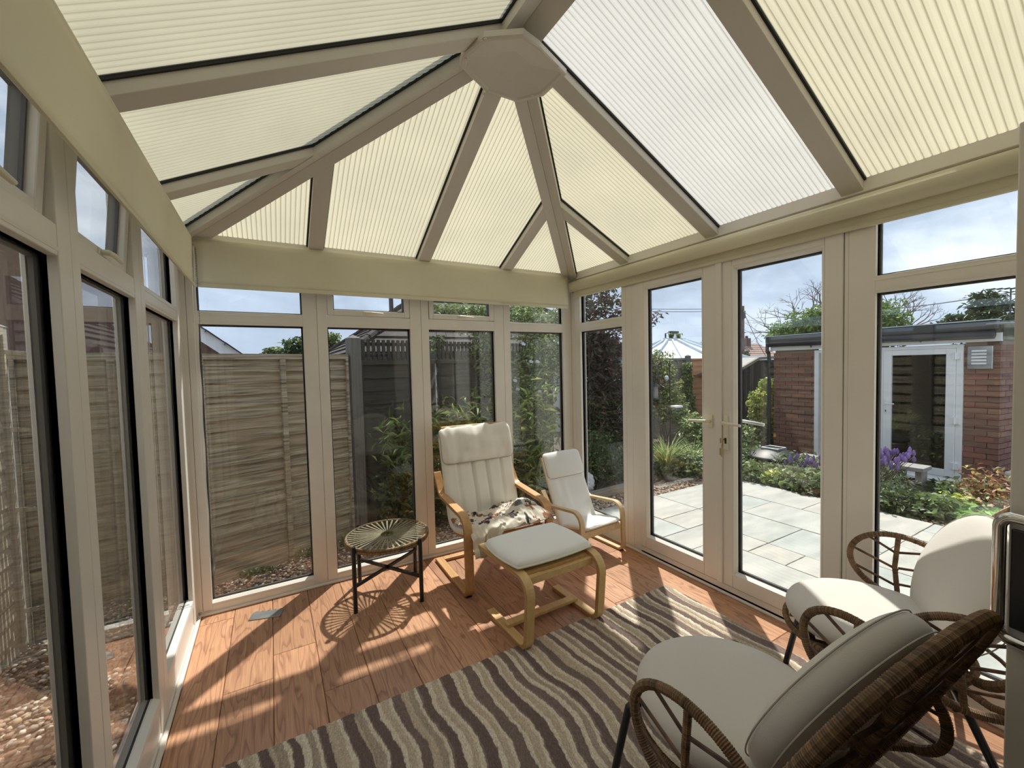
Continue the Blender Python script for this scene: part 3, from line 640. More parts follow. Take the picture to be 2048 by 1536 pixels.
MB(Tb).tube([(.066, -.085, 2.25)] + [(.066 + .002 * sin(k), -.085, 2.25 - k * .06) for k in range(1, 32)], .0035, 6).tube([(.052, -.09, 2.25), (.052, -.09, .43)], .003, 6).build('chain', UPVC, b)
q = MB()
for k in range(190): q.lathe([(.001, -.0028), (.0034, 0), (.001, .0028)], (.078 - 1.44, 2.905 - 2.92, -.06 - k * .0098), 6)
q.build('bead_chain', SPACER, b)
b = empty('roller_blind', (2.86, 1.6, 2.22), label='cream roller blind rolled right up over the glazed doors', cat='blind', group='cream roller blinds')
Tb = lambda a, d, z: tuple(Vector(TR(a, d, z)) - Vector((2.86, 1.6, 2.22)))
MB(Tb).tube([(.02, -.052, 2.218), (2.955, -.052, 2.218)], .045, 20).build('roll', BLIND, b, smooth=True)
MB(Tb).box((.02, -.022, 2.125), (2.93, -.013, 2.215)).build('blind_cloth', BLIND, b)
MB(Tb).box((.02, -.027, 2.118), (2.93, -.010, 2.14)).build('bottom_bar', BLIND, b, bev=.003)
MB(Tb).box((2.955, -.075, 2.17), (2.962, -.0, 2.26)).build('bracket', UPVC, b)

# ================================================================= RUG
def make_rug():
    x0, x1, y0, y1 = .18, 2.675, -.02, 1.722; nx = 640; ny = 200
    X = np.linspace(x0, x1, nx); Y = np.linspace(y0, y1, ny); XX, YY = np.meshgrid(X, Y)
    wv = .020 * np.sin(YY * 6.3 + XX * 1.6 + .6) + .011 * np.sin(YY * 14.5 + XX * 4.0) + .016 * vnoise(XX * 4, YY * 6, 4) + .004 * vnoise(XX * 30, YY * 34, 5)
    u = (XX + wv + .018) / .1085; k = np.floor(u); f = u - k
    r = np.random.default_rng(5); rk = r.uniform(-.06, .06, 64); rk2 = r.uniform(0, 1, 64); ki = k.astype(int) % 64
    e1 = .10 + rk[ki] * .5 + .03 * vnoise(XX * 9 + 3, YY * 12, 11); e2 = .40 + 1.6 * rk[(ki + 3) % 64] + .05 * vnoise(XX * 7, YY * 10, 12); e3 = .60 + rk[(ki + 5) % 64] * .6 + .05 * vnoise(XX * 7 + 9, YY * 11, 13); e4 = .86 + .04 * vnoise(XX * 8, YY * 9, 14)
    cream = np.array([.64, .53, .40]); cream2 = np.array([.84, .74, .59]); taupe = np.array([.36, .28, .22]); brown = np.array([.20, .148, .132]); brown2 = np.array([.31, .24, .21])
    C_ = np.empty(XX.shape + (3,)); C_[:] = cream
    bd = (rk2[ki] > .0)[..., None]
    C_ = np.where((f < e2)[..., None], np.where(rk2[(ki + 7) % 64][..., None] > .5, brown, brown * .6 + brown2 * .4), C_)
    C_ = np.where(((f >= e2) & (f < e3))[..., None], np.where(rk2[ki][..., None] > .45, cream2, cream), C_)
    C_ = np.where(((f >= e3) & (f < e4))[..., None], np.where(rk2[(ki + 2) % 64][..., None] > .7, cream, cream2 * .25 + taupe * .75), C_)
    C_ = np.where((f >= e4)[..., None], cream2, C_)
    C_ = np.where((f < e1 * .55)[..., None], brown2, C_)
    C_ *= (1 + .10 * NR.standard_normal(XX.shape))[..., None]
    ed = np.minimum(np.minimum(np.abs(f - e2), np.abs(f - e3)), np.minimum(np.abs(f - e4), np.minimum(f, 1 - f)))
    Z = .0125 - .0035 * np.exp(-(ed / .035) ** 2) + .0006 * NR.standard_normal(XX.shape)
    edge = np.minimum(np.minimum(XX - x0, x1 - XX), np.minimum(YY - y0, y1 - YY)); Z = np.where(edge <= 1e-6, .001, Z)
    V = np.stack([XX, YY, Z], -1).reshape(-1, 3); i = np.arange(nx - 1); j = np.arange(ny - 1); II, JJ = np.meshgrid(i, j); a = (JJ * nx + II).ravel()
    F = np.stack([a, a + 1, a + nx + 1, a + nx], 1)
    return tag(link('rug', np_mesh('rug', V, F, C_.reshape(-1, 3)), RUGM), 'carved pile rug in wavy stripes of cream, taupe and dark brown on the wooden floor', 'rug')
make_rug()
# floor plate
fp = MB(); c, s = cos(-.28), sin(-.28)
vent = empty('floor_plate', (.345, 2.80, 0), -.30, label='small flat silver metal plate lying on the planks near the back window', cat='floor plate')
MB().box((-.088, -.042, .0005), (.088, .042, .006)).build('plate', STEEL, vent, bev=.002)
q = MB()
for k in range(5): q.box((-.078 + k * .035, .042, .001), (-.064 + k * .035, .048, .006))
q.build('edge_tab', STEEL, vent)

# ================================================================= LOUNGE CHAIRS
def ribbon(path, width, th, x0, name, m, par, me_edge=None, taper=None):
    """bent laminate: path of (y,z) points, extruded across x from x0 to x0+width; edge faces take material 1"""
    pts = [Vector((0, y, z)) for y, z in path]; n = len(pts); vs = []; fs = []; mi = []
    for i in range(n):
        t = (pts[min(i + 1, n - 1)] - pts[max(i - 1, 0)]).normalized(); nn = Vector((0, -t.z, t.y))
        for (xx_, s_) in ((x0, -1), (x0 + width, -1), (x0 + width, 1), (x0, 1)):
            p = pts[i] + nn * (s_ * th / 2); vs.append((xx_, p.y, p.z))
    for i in range(n - 1):
        for k in range(4):
            fs.append((i * 4 + k, i * 4 + (k + 1) % 4, (i + 1) * 4 + (k + 1) % 4, (i + 1) * 4 + k)); mi.append(0 if k % 2 == 0 else 1)
    fs += [(3, 2, 1, 0), tuple((n - 1) * 4 + k for k in range(4))]; mi += [1, 1]
    b = MB(); b.v = vs; b.f = fs; b.mi = mi; me = b.mesh(name); fix_normals(me)
    o = link(name, me, [m, me_edge or m], par, bev=.0035); return o
def rounded(pts, rads, n=8):
    """polyline with filleted corners -> list of (y,z)"""
    out = [pts[0]]
    for i in range(1, len(pts) - 1):
        p = Vector(pts[i]); a = (Vector(pts[i - 1]) - p); b = (Vector(pts[i + 1]) - p); r = rads[i - 1]; la, lb = a.length, b.length; a.normalize(); b.normalize()
        ang = a.angle(b); t = min(r / math.tan(ang / 2), la * .49, lb * .49); r_ = t * math.tan(ang / 2); bis = (a + b).normalized(); c = p + bis * (r_ / sin(ang / 2))
        s0 = p + a * t - c; s1 = p + b * t - c; om = s0.angle(s1)
        for k in range(n + 1):
            f = k / n; v = (s0 * sin((1 - f) * om) + s1 * sin(f * om)) / sin(om); out.append(tuple(c + v))
    out.append(pts[-1]); return out
def cushion_sheet(prof, width, th, name, m, par, nx=26, ns=60, seams=(), corner=.06, wr=.0, seed=1, x0=0, taper=0):
    """padded strip following a (y,z) spine; rounded ends; optional stitched seams as grooves (across positions) plus wrinkles"""
    sp = curve_pts([(0, y, z) for y, z in prof], 14); L_ = [0]
    for p, q in zip(sp[:-1], sp[1:]): L_.append(L_[-1] + (q - p).length)
    tot = L_[-1]; S = np.linspace(0, tot, ns); py = np.interp(S, L_, [p.y for p in sp]); pz = np.interp(S, L_, [p.z for p in sp])
    ty = np.gradient(py, S); tz = np.gradient(pz, S); nn = np.hypot(ty, tz); ny_, nz_ = -tz / nn, ty / nn
    U = np.linspace(-1, 1, nx); U = np.sign(U) * (1 - (1 - np.abs(U)) ** 1.25)
    V = []; 
    SS, UU = np.meshgrid(S, U, indexing='ij')
    de = np.minimum(SS, tot - SS); hwid = width / 2 * (1 - taper * (SS / tot)); inset = np.where(de < corner, corner - np.sqrt(np.maximum(corner ** 2 - (corner - de) ** 2, 0)), 0)
    X = UU * (hwid - inset)
    ex = (1 - np.abs(UU)) * width / 2; t = th / 2 * np.clip(1 - np.exp(-ex / (th * .35)), 0, 1) ** .5 * np.clip(1 - np.exp(-de / (th * .35)), 0, 1) ** .5
    w = wr * (vnoise(X * 22 + 5, SS * 7, seed) * .7 + vnoise(X * 9, SS * 16, seed + 1) * .6) * np.clip(ex / .04, 0, 1)
    for s_ in seams: w = w - th * .34 * np.exp(-((X - s_ * width) / .008) ** 2)
    w = w * (t > th * .2)
    off = t + w
    top = np.stack([x0 + X, py[:, None] + ny_[:, None] * off, pz[:, None] + nz_[:, None] * off], -1)
    bot = np.stack([x0 + X, py[:, None] - ny_[:, None] * t, pz[:, None] - nz_[:, None] * t], -1)
    V = np.concatenate([top.reshape(-1, 3), bot.reshape(-1, 3)]); N_ = ns * nx; F = []
    for i in range(ns - 1):
        for j in range(nx - 1):
            a = i * nx + j; F.append((a, a + nx, a + nx + 1, a + 1)); a += N_; F.append((a, a + 1, a + nx + 1, a + nx))
    rim = [(i, 0) for i in range(ns)] + [(ns - 1, j) for j in range(1, nx)] + [(i, nx - 1) for i in range(ns - 2, -1, -1)] + [(0, j) for j in range(nx - 2, 0, -1)]
    ids = [i * nx + j for i, j in rim]
    for a, b_ in zip(ids, ids[1:] + ids[:1]): F.append((a, b_, b_ + N_, a + N_))
    me = np_mesh(name, V, F); bm = bmesh.new(); bm.from_mesh(me); bmesh.ops.remove_doubles(bm, verts=bm.verts, dist=.0004); bmesh.ops.recalc_face_normals(bm, faces=bm.faces); bm.to_mesh(me); bm.free()
    o = link(name, me, m, par, smooth=True)
    mid = np.stack([x0 + X, np.repeat(py[:, None], nx, 1), np.repeat(pz[:, None], nx, 1)], -1)
    return o, [tuple(mid[i, j]) for i, j in rim], (py, pz, ny_, nz_, S)

# --- the big bentwood armchair (local frame: x right as seen from the front window side, y to the back, z up)
ac = empty('armchair', (1.463, 2.285, 0), radians(-1.5), label='bentwood armchair with cream quilted cushion and head pillow in front of the back windows', cat='armchair')
AW = .680
prof = rounded([(.635, .0125), (.0, .0125), (.012, .515), (.50, .552), (.615, .70)], [.055, .105, .10], 9)
for i, x0 in enumerate((0, AW - .058)):
    f = ribbon(prof, .058, .025, x0, 'side_frame', OAK, ac, PLY)
    MB().lathe([(.008, 0), (.008, .003)], (0, 0, 0), 10).build('bolt', BLACKM, f).location = (x0 + .029, .13, .5335)
q = MB().box((.058, .585, .002), (AW - .058, .635, .024)); q.build('floor_rail', OAK, ac, bev=.003)
q = MB().box((.055, .045, .31), (AW - .055, .068, .365)); q.build('front_rail', OAK, ac, bev=.004)
# inner seat/back frame
inner = curve_pts([(0, .045, .375), (0, .20, .335), (0, .34, .30), (0, .42, .34), (0, .50, .52), (0, .575, .76), (0, .63, 1.035)], 7)
for x0 in (.075, AW - .075 - .03): ribbon([(p.y, p.z) for p in inner], .03, .022, x0, 'seat_rail', OAK, ac, PLY)
MB().box((.075, .618, .985), (AW - .075, .64, 1.045)).build('top_rail', OAK, ac, bev=.004)
for z_, y_ in ((.50, .505), (.62, .54), (.74, .582), (.86, .605)): MB().box((.10, y_, z_ - .025), (AW - .10, y_ + .010, z_ + .025)).build('back_slat', OAK, ac, bev=.002)
for y_, z_ in ((.14, .345), (.24, .318)): MB().box((.10, y_, z_), (AW - .10, y_ + .05, z_ + .010)).build('seat_slat', OAK, ac, bev=.002)
for x0, x1 in ((.056, .078), (AW - .078, AW - .056)):
    MB().bar((x0, .085, .345), (x1, .085, .345), .03, .03).build('spacer', PLY, ac)
    MB().bar((x0 - .006, .49, .545), (x1, .49, .545), .03, .03).build('spacer', PLY, ac)
cu, rim, _ = cushion_sheet([(.02, .405), (.12, .392), (.24, .36), (.36, .345), (.425, .40), (.475, .56), (.535, .76), (.585, .94), (.60, 1.015)], .59, .062, 'cushion', FABW, ac, nx=44, ns=96, seams=(-.3, -.1, .1, .3), wr=.006, seed=3, x0=AW / 2)
MB().tube([(a, b_, c_) for a, b_, c_ in rim[::2]], .0042, 6, closed=True).build('piping', PIPING, cu)
hp, rim, _ = cushion_sheet([(.500, .775), (.520, .86), (.540, .95), (.575, 1.015), (.600, 1.018)], .60, .066, 'head_pillow', FABW, ac, nx=44, ns=44, wr=.020, seed=21, x0=AW / 2, corner=.045)
MB().tube([(a, b_, c_) for a, b_, c_ in rim[::2]], .0042, 6, closed=True).build('piping', SEAM, hp)
for x0 in (.012, AW - .046): MB().box((x0, .018, -.0), (x0 + .034, .06, .006)).build('glide', BLACKM, ac)

# --- footstool
fs_ = empty('footstool', (1.515, 1.625, 0), radians(1), label='birch footstool with a pale grey-white padded top in front of the armchair', cat='footstool')
FW = .545
prof = rounded([(.455, .0125), (.03, .0125), (-.005, .392), (.55, .385)], [.06, .085], 9)
for x0 in (0, FW - .052):
    f = ribbon(prof, .052, .026, x0, 'side_frame', BIRCH, fs_, BIRCHE)
    for (y_, z_) in ((.17, .0), (.08, .0)): pass
MB().box((.02, .225, .026), (FW - .02, .275, .046)).build('floor_rail', BIRCH, fs_, bev=.003)
MB().box((.04, .055, .335), (FW - .04, .078, .378)).build('front_rail', BIRCH, fs_, bev=.004)
MB().box((.04, .475, .335), (FW - .04, .498, .378)).build('back_rail', BIRCH, fs_, bev=.004)
for x in (-.002, FW + .002 - .004):
    for y_, z_ in ((.10, .375), (.49, .375)): MB().tube([(x - .001, y_, z_), (x + .005, y_, z_)], .006, 10).build('bolt', STEEL, fs_)
def pad(name, cx, cy_, w, l, z, th, m, par, rc=.05, n=30):
    U = np.linspace(-1, 1, n); A, B = np.meshgrid(U, U); 
    # squircle mapping with rounded corners
    def rr(a, b):
        k = .35; return a * np.sqrt(1 - k * b * b / 2), b * np.sqrt(1 - k * a * a / 2)
    X, Y = rr(A, B); X = X * w / 2 * 1.04; Y = Y * l / 2 * 1.04; e = np.minimum(1 - np.abs(A), 1 - np.abs(B)); t = th / 2 * np.clip(1 - np.exp(-e * w / 2 / (th * .5)), 0, 1) ** .6
    top = np.stack([cx + X, cy_ + Y, z + t * 1.3], -1).reshape(-1, 3); bot = np.stack([cx + X, cy_ + Y, z - t * .7], -1).reshape(-1, 3); F = []; N_ = n * n
    for i in range(n - 1):
        for j in range(n - 1): a = i * n + j; F.append((a, a + 1, a + n + 1, a + n)); a += N_; F.append((a, a + n, a + n + 1, a + 1))
    me = np_mesh(name, np.concatenate([top, bot]), F); bm = bmesh.new(); bm.from_mesh(me); bmesh.ops.remove_doubles(bm, verts=bm.verts, dist=.0003); bmesh.ops.recalc_face_normals(bm, faces=bm.faces); bm.to_mesh(me); bm.free()
    o = link(name, me, m, par, smooth=True)
    rim = [(0, j) for j in range(n)] + [(i, n - 1) for i in range(1, n)] + [(n - 1, j) for j in range(n - 2, -1, -1)] + [(i, 0) for i in range(n - 2, 0, -1)]
    MB().tube([(cx + X[i, j], cy_ + Y[i, j], z) for i, j in rim], .005, 6, closed=True).build('piping', PIPING, o)
    return o
pad('cushion', FW / 2, .288, .545, .41, .424, .062, FABS, fs_)
MB().box((.06, .09, .370), (FW - .06, .47, .388)).build('seat_board', BIRCH, fs_)

# --- child's chair
kc = empty('childs_chair', (2.37, 2.235, 0), radians(3), label="small child's bentwood chair with white slipcover and pillow in the corner by the doors", cat='chair')
KW = .475
prof = rounded([(.40, .010), (.0, .010), (.012, .392), (.405, .352), (.49, .455)], [.05, .085, .07], 9)
for x0 in (0, KW - .042): ribbon(prof, .042, .020, x0, 'side_frame', PALE, kc, PALEE)
MB().box((.04, .355, .002), (KW - .04, .395, .02)).build('floor_rail', PALE, kc, bev=.003)
MB().box((.04, .018, .185), (KW - .04, .036, .235)).build('front_rail', PALE, kc, bev=.003)
inner = curve_pts([(0, .02, .245), (0, .16, .215), (0, .27, .195), (0, .34, .25), (0, .42, .42), (0, .50, .60), (0, .545, .715)], 7)
for x0 in (.05, KW - .05 - .022): ribbon([(p.y, p.z) for p in inner], .022, .016, x0, 'seat_rail', PALE, kc, PALEE)
for z_, y_ in ((.40, .412), (.52, .468), (.64, .520)): MB().box((.07, y_, z_ - .02), (KW - .07, y_ + .008, z_ + .02)).build('back_slat', PALE, kc)
for y_, z_ in ((.06, .240), (.13, .225), (.20, .21)): MB().box((.07, y_, z_), (KW - .07, y_ + .035, z_ + .008)).build('seat_slat', PALE, kc)
cu, rim, _ = cushion_sheet([(-.005, .265), (.10, .252), (.20, .232), (.275, .215), (.32, .26), (.375, .385), (.44, .53), (.495, .66), (.515, .725)], .40, .036, 'cushion', FABS, kc, nx=36, ns=80, wr=.006, seed=31, x0=KW / 2)
MB().tube([(a, b_, c_) for a, b_, c_ in rim[::2]], .003, 6, closed=True).build('piping', PIPING, cu)
hp, rim, _ = cushion_sheet([(.430, .555), (.458, .63), (.488, .70), (.512, .738), (.53, .735)], .395, .05, 'head_pillow', FABS, kc, nx=34, ns=34, wr=.004, seed=41, x0=KW / 2, corner=.04)
MB().tube([(a, b_, c_) for a, b_, c_ in rim[::2]], .003, 6, closed=True).build('piping', SEAM, hp)
for x0 in (.006, KW - .036): MB().box((x0, .012, -.0), (x0 + .03, .045, .005)).build('glide', BLACKM, kc)

# --- blanket on the armchair seat
def blanket():
    n, m = 130, 110; U = np.linspace(0, 1, n); Vv = np.linspace(0, 1, m); UU, VV = np.meshgrid(U, Vv)
    x = 1.505 + UU * .60 + .02 * np.sin(VV * 9 + 2) * (UU > .5); y0 = 2.262
    y = y0 + VV * .40 + .035 * np.sin(UU * 7 + 1) * (VV) - .02
    ys = (y - 2.285); seat = np.interp(ys, [-.05, .02, .12, .24, .36, .44], [.425, .437, .424, .395, .385, .43])
    fold = .5 + .5 * vnoise(UU * 7 + VV * 6, VV * 6 - UU * 2, 77); f2 = np.abs(vnoise(UU * 11 - VV * 9, VV * 11 + UU * 3, 78)); f3 = np.abs(vnoise(UU * 22, VV * 20, 79))
    lump = np.exp(-((UU - .80) / .22) ** 2 - ((VV - .45) / .35) ** 2) * .085 + np.exp(-((UU - .62) / .16) ** 2 - ((VV - .9) / .2) ** 2) * .05
    z = seat + .012 + .035 * (1 - f2) * fold + .012 * (1 - f3) + lump
    # front edge hangs over at the left, tucked over on the right
    fr = np.clip((.16 - VV) / .16, 0, 1); hang = np.where(UU < .36, .17 * np.clip((.40 - UU) / .22, 0, 1), .035)
    z = z - fr ** 1.3 * hang; y = y - .030 * np.sin(fr * 1.5) - .0 ; z -= .012 * np.clip((.05 - UU) / .05, 0, 1)
    y = np.where((fr > .35) & (UU < .40), np.minimum(y, 2.235 + .012 * np.sin(UU * 40)), y)
    V = np.stack([x, y, z], -1).reshape(-1, 3)
    base = np.array([.80, .74, .64]); C_ = np.tile(base, (n * m, 1)).reshape(m, n, 3); r = np.random.default_rng(3)
    cols = [(.13, .13, .15), (.16, .16, .185), (.03, .028, .028), (.33, .13, .055), (.24, .10, .05), (.45, .33, .22)]
    for k in range(78):
        cx, cy_ = r.uniform(0, 1), r.uniform(0, 1); a = r.uniform(0, pi); col = np.array(cols[r.integers(len(cols))]); s = r.uniform(.010, .024)
        dx = (UU - cx) * .60; dy = (VV - cy_) * .45; u = dx * cos(a) + dy * sin(a); v = -dx * sin(a) + dy * cos(a)
        mk = ((u / (s * 1.7)) ** 2 + (v / (s * .75)) ** 2 < 1) | (((u - s * 1.6) / (s * .7)) ** 2 + ((v - s * .5) / (s * .7)) ** 2 < 1) | ((np.abs(u + s * .9) < s * .28) & (v < 0) & (v > -s * 1.5)) | ((np.abs(u - s * .8) < s * .28) & (v < 0) & (v > -s * 1.5))
        C_ = np.where(mk[..., None], col, C_)
    i, j = np.meshgrid(np.arange(n - 1), np.arange(m - 1)); a = (j * n + i).ravel(); F = np.stack([a, a + 1, a + n + 1, a + n], 1)
    o = link('blanket', np_mesh('blanket', V, F, C_.reshape(-1, 3)), BLANKM, None, smooth=True)
    s = o.modifiers.new('t', 'SOLIDIFY'); s.thickness = .006; s.offset = -1
    sub = o.modifiers.new('s', 'SMOOTH'); sub.iterations = 2; sub.factor = .5
    tag(o, 'crumpled cream fleece blanket printed with small grey, brown and black dogs on the armchair seat', 'blanket')
blanket()

# ================================================================= RATTAN TABLE
TBX, TBY, TBZ, TRR = 1.066, 2.668, .405, .262
tb = empty('side_table', (TBX, TBY, 0), label='round rattan side table with glass top, radial canes and black metal legs', cat='table')
def rcol(n, seed, base=(.20, .115, .05), var=.5):
    r = np.random.default_rng(seed); f = r.uniform(1 - var, 1 + var, n); return np.outer(f, np.array(base))
def rattan_tube(pts, r, name, par, n=8, closed=False, seed=0, base=(.22, .132, .068), pitch=.0055, wrap=True, mat_=None, **k):
    """cane wrapped rod: resampled path, radius alternates per turn of wrap"""
    L_ = [0]; pp = [Vector(p) for p in pts] + ([Vector(pts[0])] if closed else [])
    for a, b_ in zip(pp[:-1], pp[1:]): L_.append(L_[-1] + (b_ - a).length)
    m = max(6, int(L_[-1] / (pitch / 2))); S = np.linspace(0, L_[-1], m + 1); 
    if closed: S = S[:-1]
    co = [np.interp(S, L_, [p[i] for p in pp]) for i in range(3)]; q = [Vector(c_) for c_ in zip(*co)]
    rg = np.random.default_rng(seed); rad = []
    for i in range(len(q)): rad.append(r * ((1.0 + rg.uniform(-.03, .05)) if i % 2 == 0 else .90) if wrap else r)
    b_ = MB().tube(q, rad, n, closed); me = b_.mesh(name); nv = len(q); f = 1 + .28 * rg.standard_normal(nv) + .15 * np.repeat(rg.standard_normal(nv // 9 + 1), 9)[:nv]; f = np.clip(f, .45, 1.8) * np.where(np.arange(nv) % 2 == 0, 1.05, .55 if wrap else 1)
    setcol(me, np.repeat(np.outer(f, np.array(base)), n, 0)); return link(name, me, mat_ or RATTAN, par, smooth=False, **k)
ring = lambda R_, z, n=72: [(R_ * cos(2 * pi * i / n), R_ * sin(2 * pi * i / n), z) for i in range(n)]
for z in (TBZ - .012, TBZ - .030): rattan_tube(ring(TRR, z), .0105, 'rim', tb, 8, True, seed=int(z * 1000), base=(.30, .19, .09))
rattan_tube(ring(.040, TBZ - .010, 40), .006, 'centre_ring', tb, 6, True, seed=5, base=(.30, .20, .11))
for k in range(42):
    a = 2 * pi * k / 42
    b_ = MB()
    for s_ in (-1, 1): b_.bar((.038 * cos(a) , .038 * sin(a), TBZ - .012), (TRR * cos(a + s_ * .012), TRR * sin(a + s_ * .012), TBZ - .010), .0052, .0045)
    me = b_.mesh('cane'); setcol(me, np.tile(np.array([.58, .48, .37]) * random.uniform(.75, 1.15), (len(me.vertices), 1))); link('cane', me, RATTAN, tb)
MB().lathe([(TRR - .006, TBZ - .001), (TRR - .006, TBZ + .004)], n=64).build('glass_top', GLASST, tb)
legs = [radians(a) for a in (-149, -59, 31, 121)]
for i, a in enumerate((atan2(2.519 - TBY, .819 - TBX), atan2(2.422 - TBY, 1.219 - TBX), atan2(2.843 - TBY, 1.31 - TBX), atan2(2.92 - TBY, .909 - TBX))):
    lr = TRR + .020; legs[i] = a
    MB().tube([(lr * cos(a), lr * sin(a), 0), (lr * cos(a), lr * sin(a), TBZ + .008)], .0130, 14).build('leg', BLACKM, tb)
for i, j in ((0, 2), (1, 3)):
    MB().bar((lr * cos(legs[i]), lr * sin(legs[i]), .165), (lr * cos(legs[j]), lr * sin(legs[j]), .165), .016, .018).build('cross_bar', BLACKM, tb)

# ================================================================= RATTAN ARMCHAIRS
def make_rattan_chair():
    t = empty('rattan_armchair')
    HY, HZ, HA, HB, TI, WR = -.374, .655, .348, .330, .415, .053
    def hp_(x, h): return Vector((x, HY - h * sin(TI) + WR * x * x, HZ + h * cos(TI)))
    def he(th, fa=1, fb=1):
        sg = lambda v, p: math.copysign(abs(v) ** p, v)
        return hp_(HA * fa * sg(cos(th), .92), HB * fb * sg(sin(th), .95))
    rattan_tube([he(2 * pi * i / 90) for i in range(90)], .0165, 'back_hoop', t, 10, True, seed=1)
    rattan_tube([hp_(0, HB), hp_(0, -HB), (0, -.2, .385)], .013, 'back_spine', t, 8, seed=2)
    for s_ in (-1, 1): rattan_tube([hp_(s_ * .16, -HB * .9), (s_ * .15, -.22, .385)], .013, 'back_strut', t, 8, seed=4)
    for k, (th, hh) in enumerate(((52, .14), (25, .02), (-2, -.10), (-30, -.22))):
        for s_ in (-1, 1):
            e = he(radians(th)); e = hp_(s_ * e.x, (e.z - HZ) / cos(TI)); rattan_tube([hp_(0, hh), hp_(s_ * .18, hh + .035), e], .0065, 'back_rib', t, 6, seed=10 + k, wrap=False, base=(.11, .06, .035), pitch=.03)
    # seat rim
    rim = [(.285 * cos(a), .0 + .285 * sin(a), .385) for a in [2 * pi * i / 60 for i in range(60)]]
    rattan_tube(rim, .0125, 'seat_rim', t, 8, True, seed=3)
    for k in range(-2, 3): rattan_tube([(k * .09, -.27 + abs(k) * .02, .383), (k * .09, .27 - abs(k) * .02, .383)], .007, 'seat_cane', t, 6, seed=30 + k, wrap=False, pitch=.03)
    # leaf shaped arms
    for s_ in (-1, 1):
        def lp_(a): f = (1 - cos(a)) / 2; return Vector((s_ * (.371 * (1 - f) + .335 * f), -.181 + .19 * cos(a), .533 + .144 * sin(a) + .029 * cos(a)))
        rattan_tube([lp_(2 * pi * k / 48) for k in range(48)], .0135, 'arm_loop', t, 8, True, seed=5 + s_)
        tp, bt_ = lp_(radians(84)), lp_(radians(-84)); rattan_tube([tp, (tp + bt_) / 2 + Vector((0, .012, 0)), bt_], .0105, 'arm_spine', t, 8, seed=8)
        for (a, f) in ((48, .30), (14, .55), (-18, .82), (130, .27), (165, .52), (198, .78)):
            q_ = tp.lerp(bt_, f); rattan_tube([q_, q_.lerp(lp_(radians(a)), .5), lp_(radians(a))], .0055, 'arm_rib', t, 6, seed=9, wrap=False, base=(.12, .065, .04), pitch=.03)
        rattan_tube([lp_(radians(-62)), (s_ * .32, -.02, .39), (s_ * .275, .03, .375)], .012, 'arm_joint', t, 8, seed=12)
        rattan_tube([lp_(radians(-128)), (s_ * .29, -.24, .385), (s_ * .20, -.20, .375)], .012, 'arm_joint', t, 8, seed=13)
    # black metal legs
    for s_ in (-1, 1):
        MB().tube(curve_pts([(s_ * .12, .20, .36), (s_ * .215, .20, .355), (s_ * .235, .205, .33), (s_ * .262, .27, .0)], 6), .0125, 10).build('leg', BLACKM, t, smooth=True)
        MB().tube(curve_pts([(s_ * .12, -.18, .36), (s_ * .205, -.19, .355), (s_ * .225, -.20, .33), (s_ * .265, -.33, .0)], 6), .0125, 10).build('leg', BLACKM, t, smooth=True)
    MB().bar((-.13, .20, .36), (.13, .20, .36), .02).bar((-.13, -.18, .36), (.13, -.18, .36), .02).bar((-.13, .2, .36), (-.13, -.18, .36), .02).bar((.13, .2, .36), (.13, -.18, .36), .02).build('under_frame', BLACKM, t)
    # seat cushion
    prof_ = [(.001, .398), (.20, .398), (.255, .405), (.278, .428), (.280, .452), (.262, .480), (.20, .494), (.10, .50), (.001, .502)]
    sc_ = MB().lathe(prof_, n=56); me = sc_.mesh('seat_cushion'); 
    for v in me.vertices: v.co.y *= 1.03
    o = link('seat_cushion', me, FABG, t, smooth=True); o.modifiers.new('s', 'SUBSURF').levels = 1; o.modifiers['s'].render_levels = 1
    # back cushion: oval lozenge leaning on the hoop
    nu, nv = 40, 26; V = []; F = []
    for j in range(nv + 1):
        ph = -pi / 2 + pi * j / nv
        for i in range(nu):
            a = 2 * pi * i / nu; rr_ = max(abs(cos(ph)), 1e-3) ** .42; x = .045 + .300 * rr_ * cos(a); h = -.045 + .255 * rr_ * sin(a)
            th_ = .056 * (abs(sin(ph)) ** .75) * (1 if sin(ph) > 0 else -1); p = hp_(x, h) + Vector((0, cos(TI), sin(TI))) * (.082 + th_); V.append(tuple(p))
    for j in range(nv):
        for i in range(nu): F.append((j * nu + i, j * nu + (i + 1) % nu, (j + 1) * nu + (i + 1) % nu, (j + 1) * nu + i))
    F.append(tuple(range(nu - 1, -1, -1))); F.append(tuple(nv * nu + i for i in range(nu)))
    me = bpy.data.meshes.new('back_cushion'); me.from_pydata(V, [], F); fix_normals(me); bc = link('back_cushion', me, FABG, t, smooth=True)
    for off in (.048, .108):
        MB().tube([hp_(.045 + .298 * cos(2 * pi * i / 60), -.045 + .253 * sin(2 * pi * i / 60)) + Vector((0, cos(TI), sin(TI))) * off for i in range(60)], .0020, 6, True).build('seam', FABGS, bc)
    return t
c1 = make_rattan_chair(); c1.location = (1.616, .582, .0125); c1.rotation_euler = (0, 0, -.092)
tag(c1, 'rattan armchair with round beige cushions in the near corner of the rug', 'armchair', 'rattan armchairs')
c2 = copy_tree(c1); c2.location = (2.471, .542, .0125); c2.rotation_euler = (0, 0, .52)
tag(c2, 'rattan armchair with round beige cushions beside the right hand window, behind the nearer one', 'armchair', 'rattan armchairs')

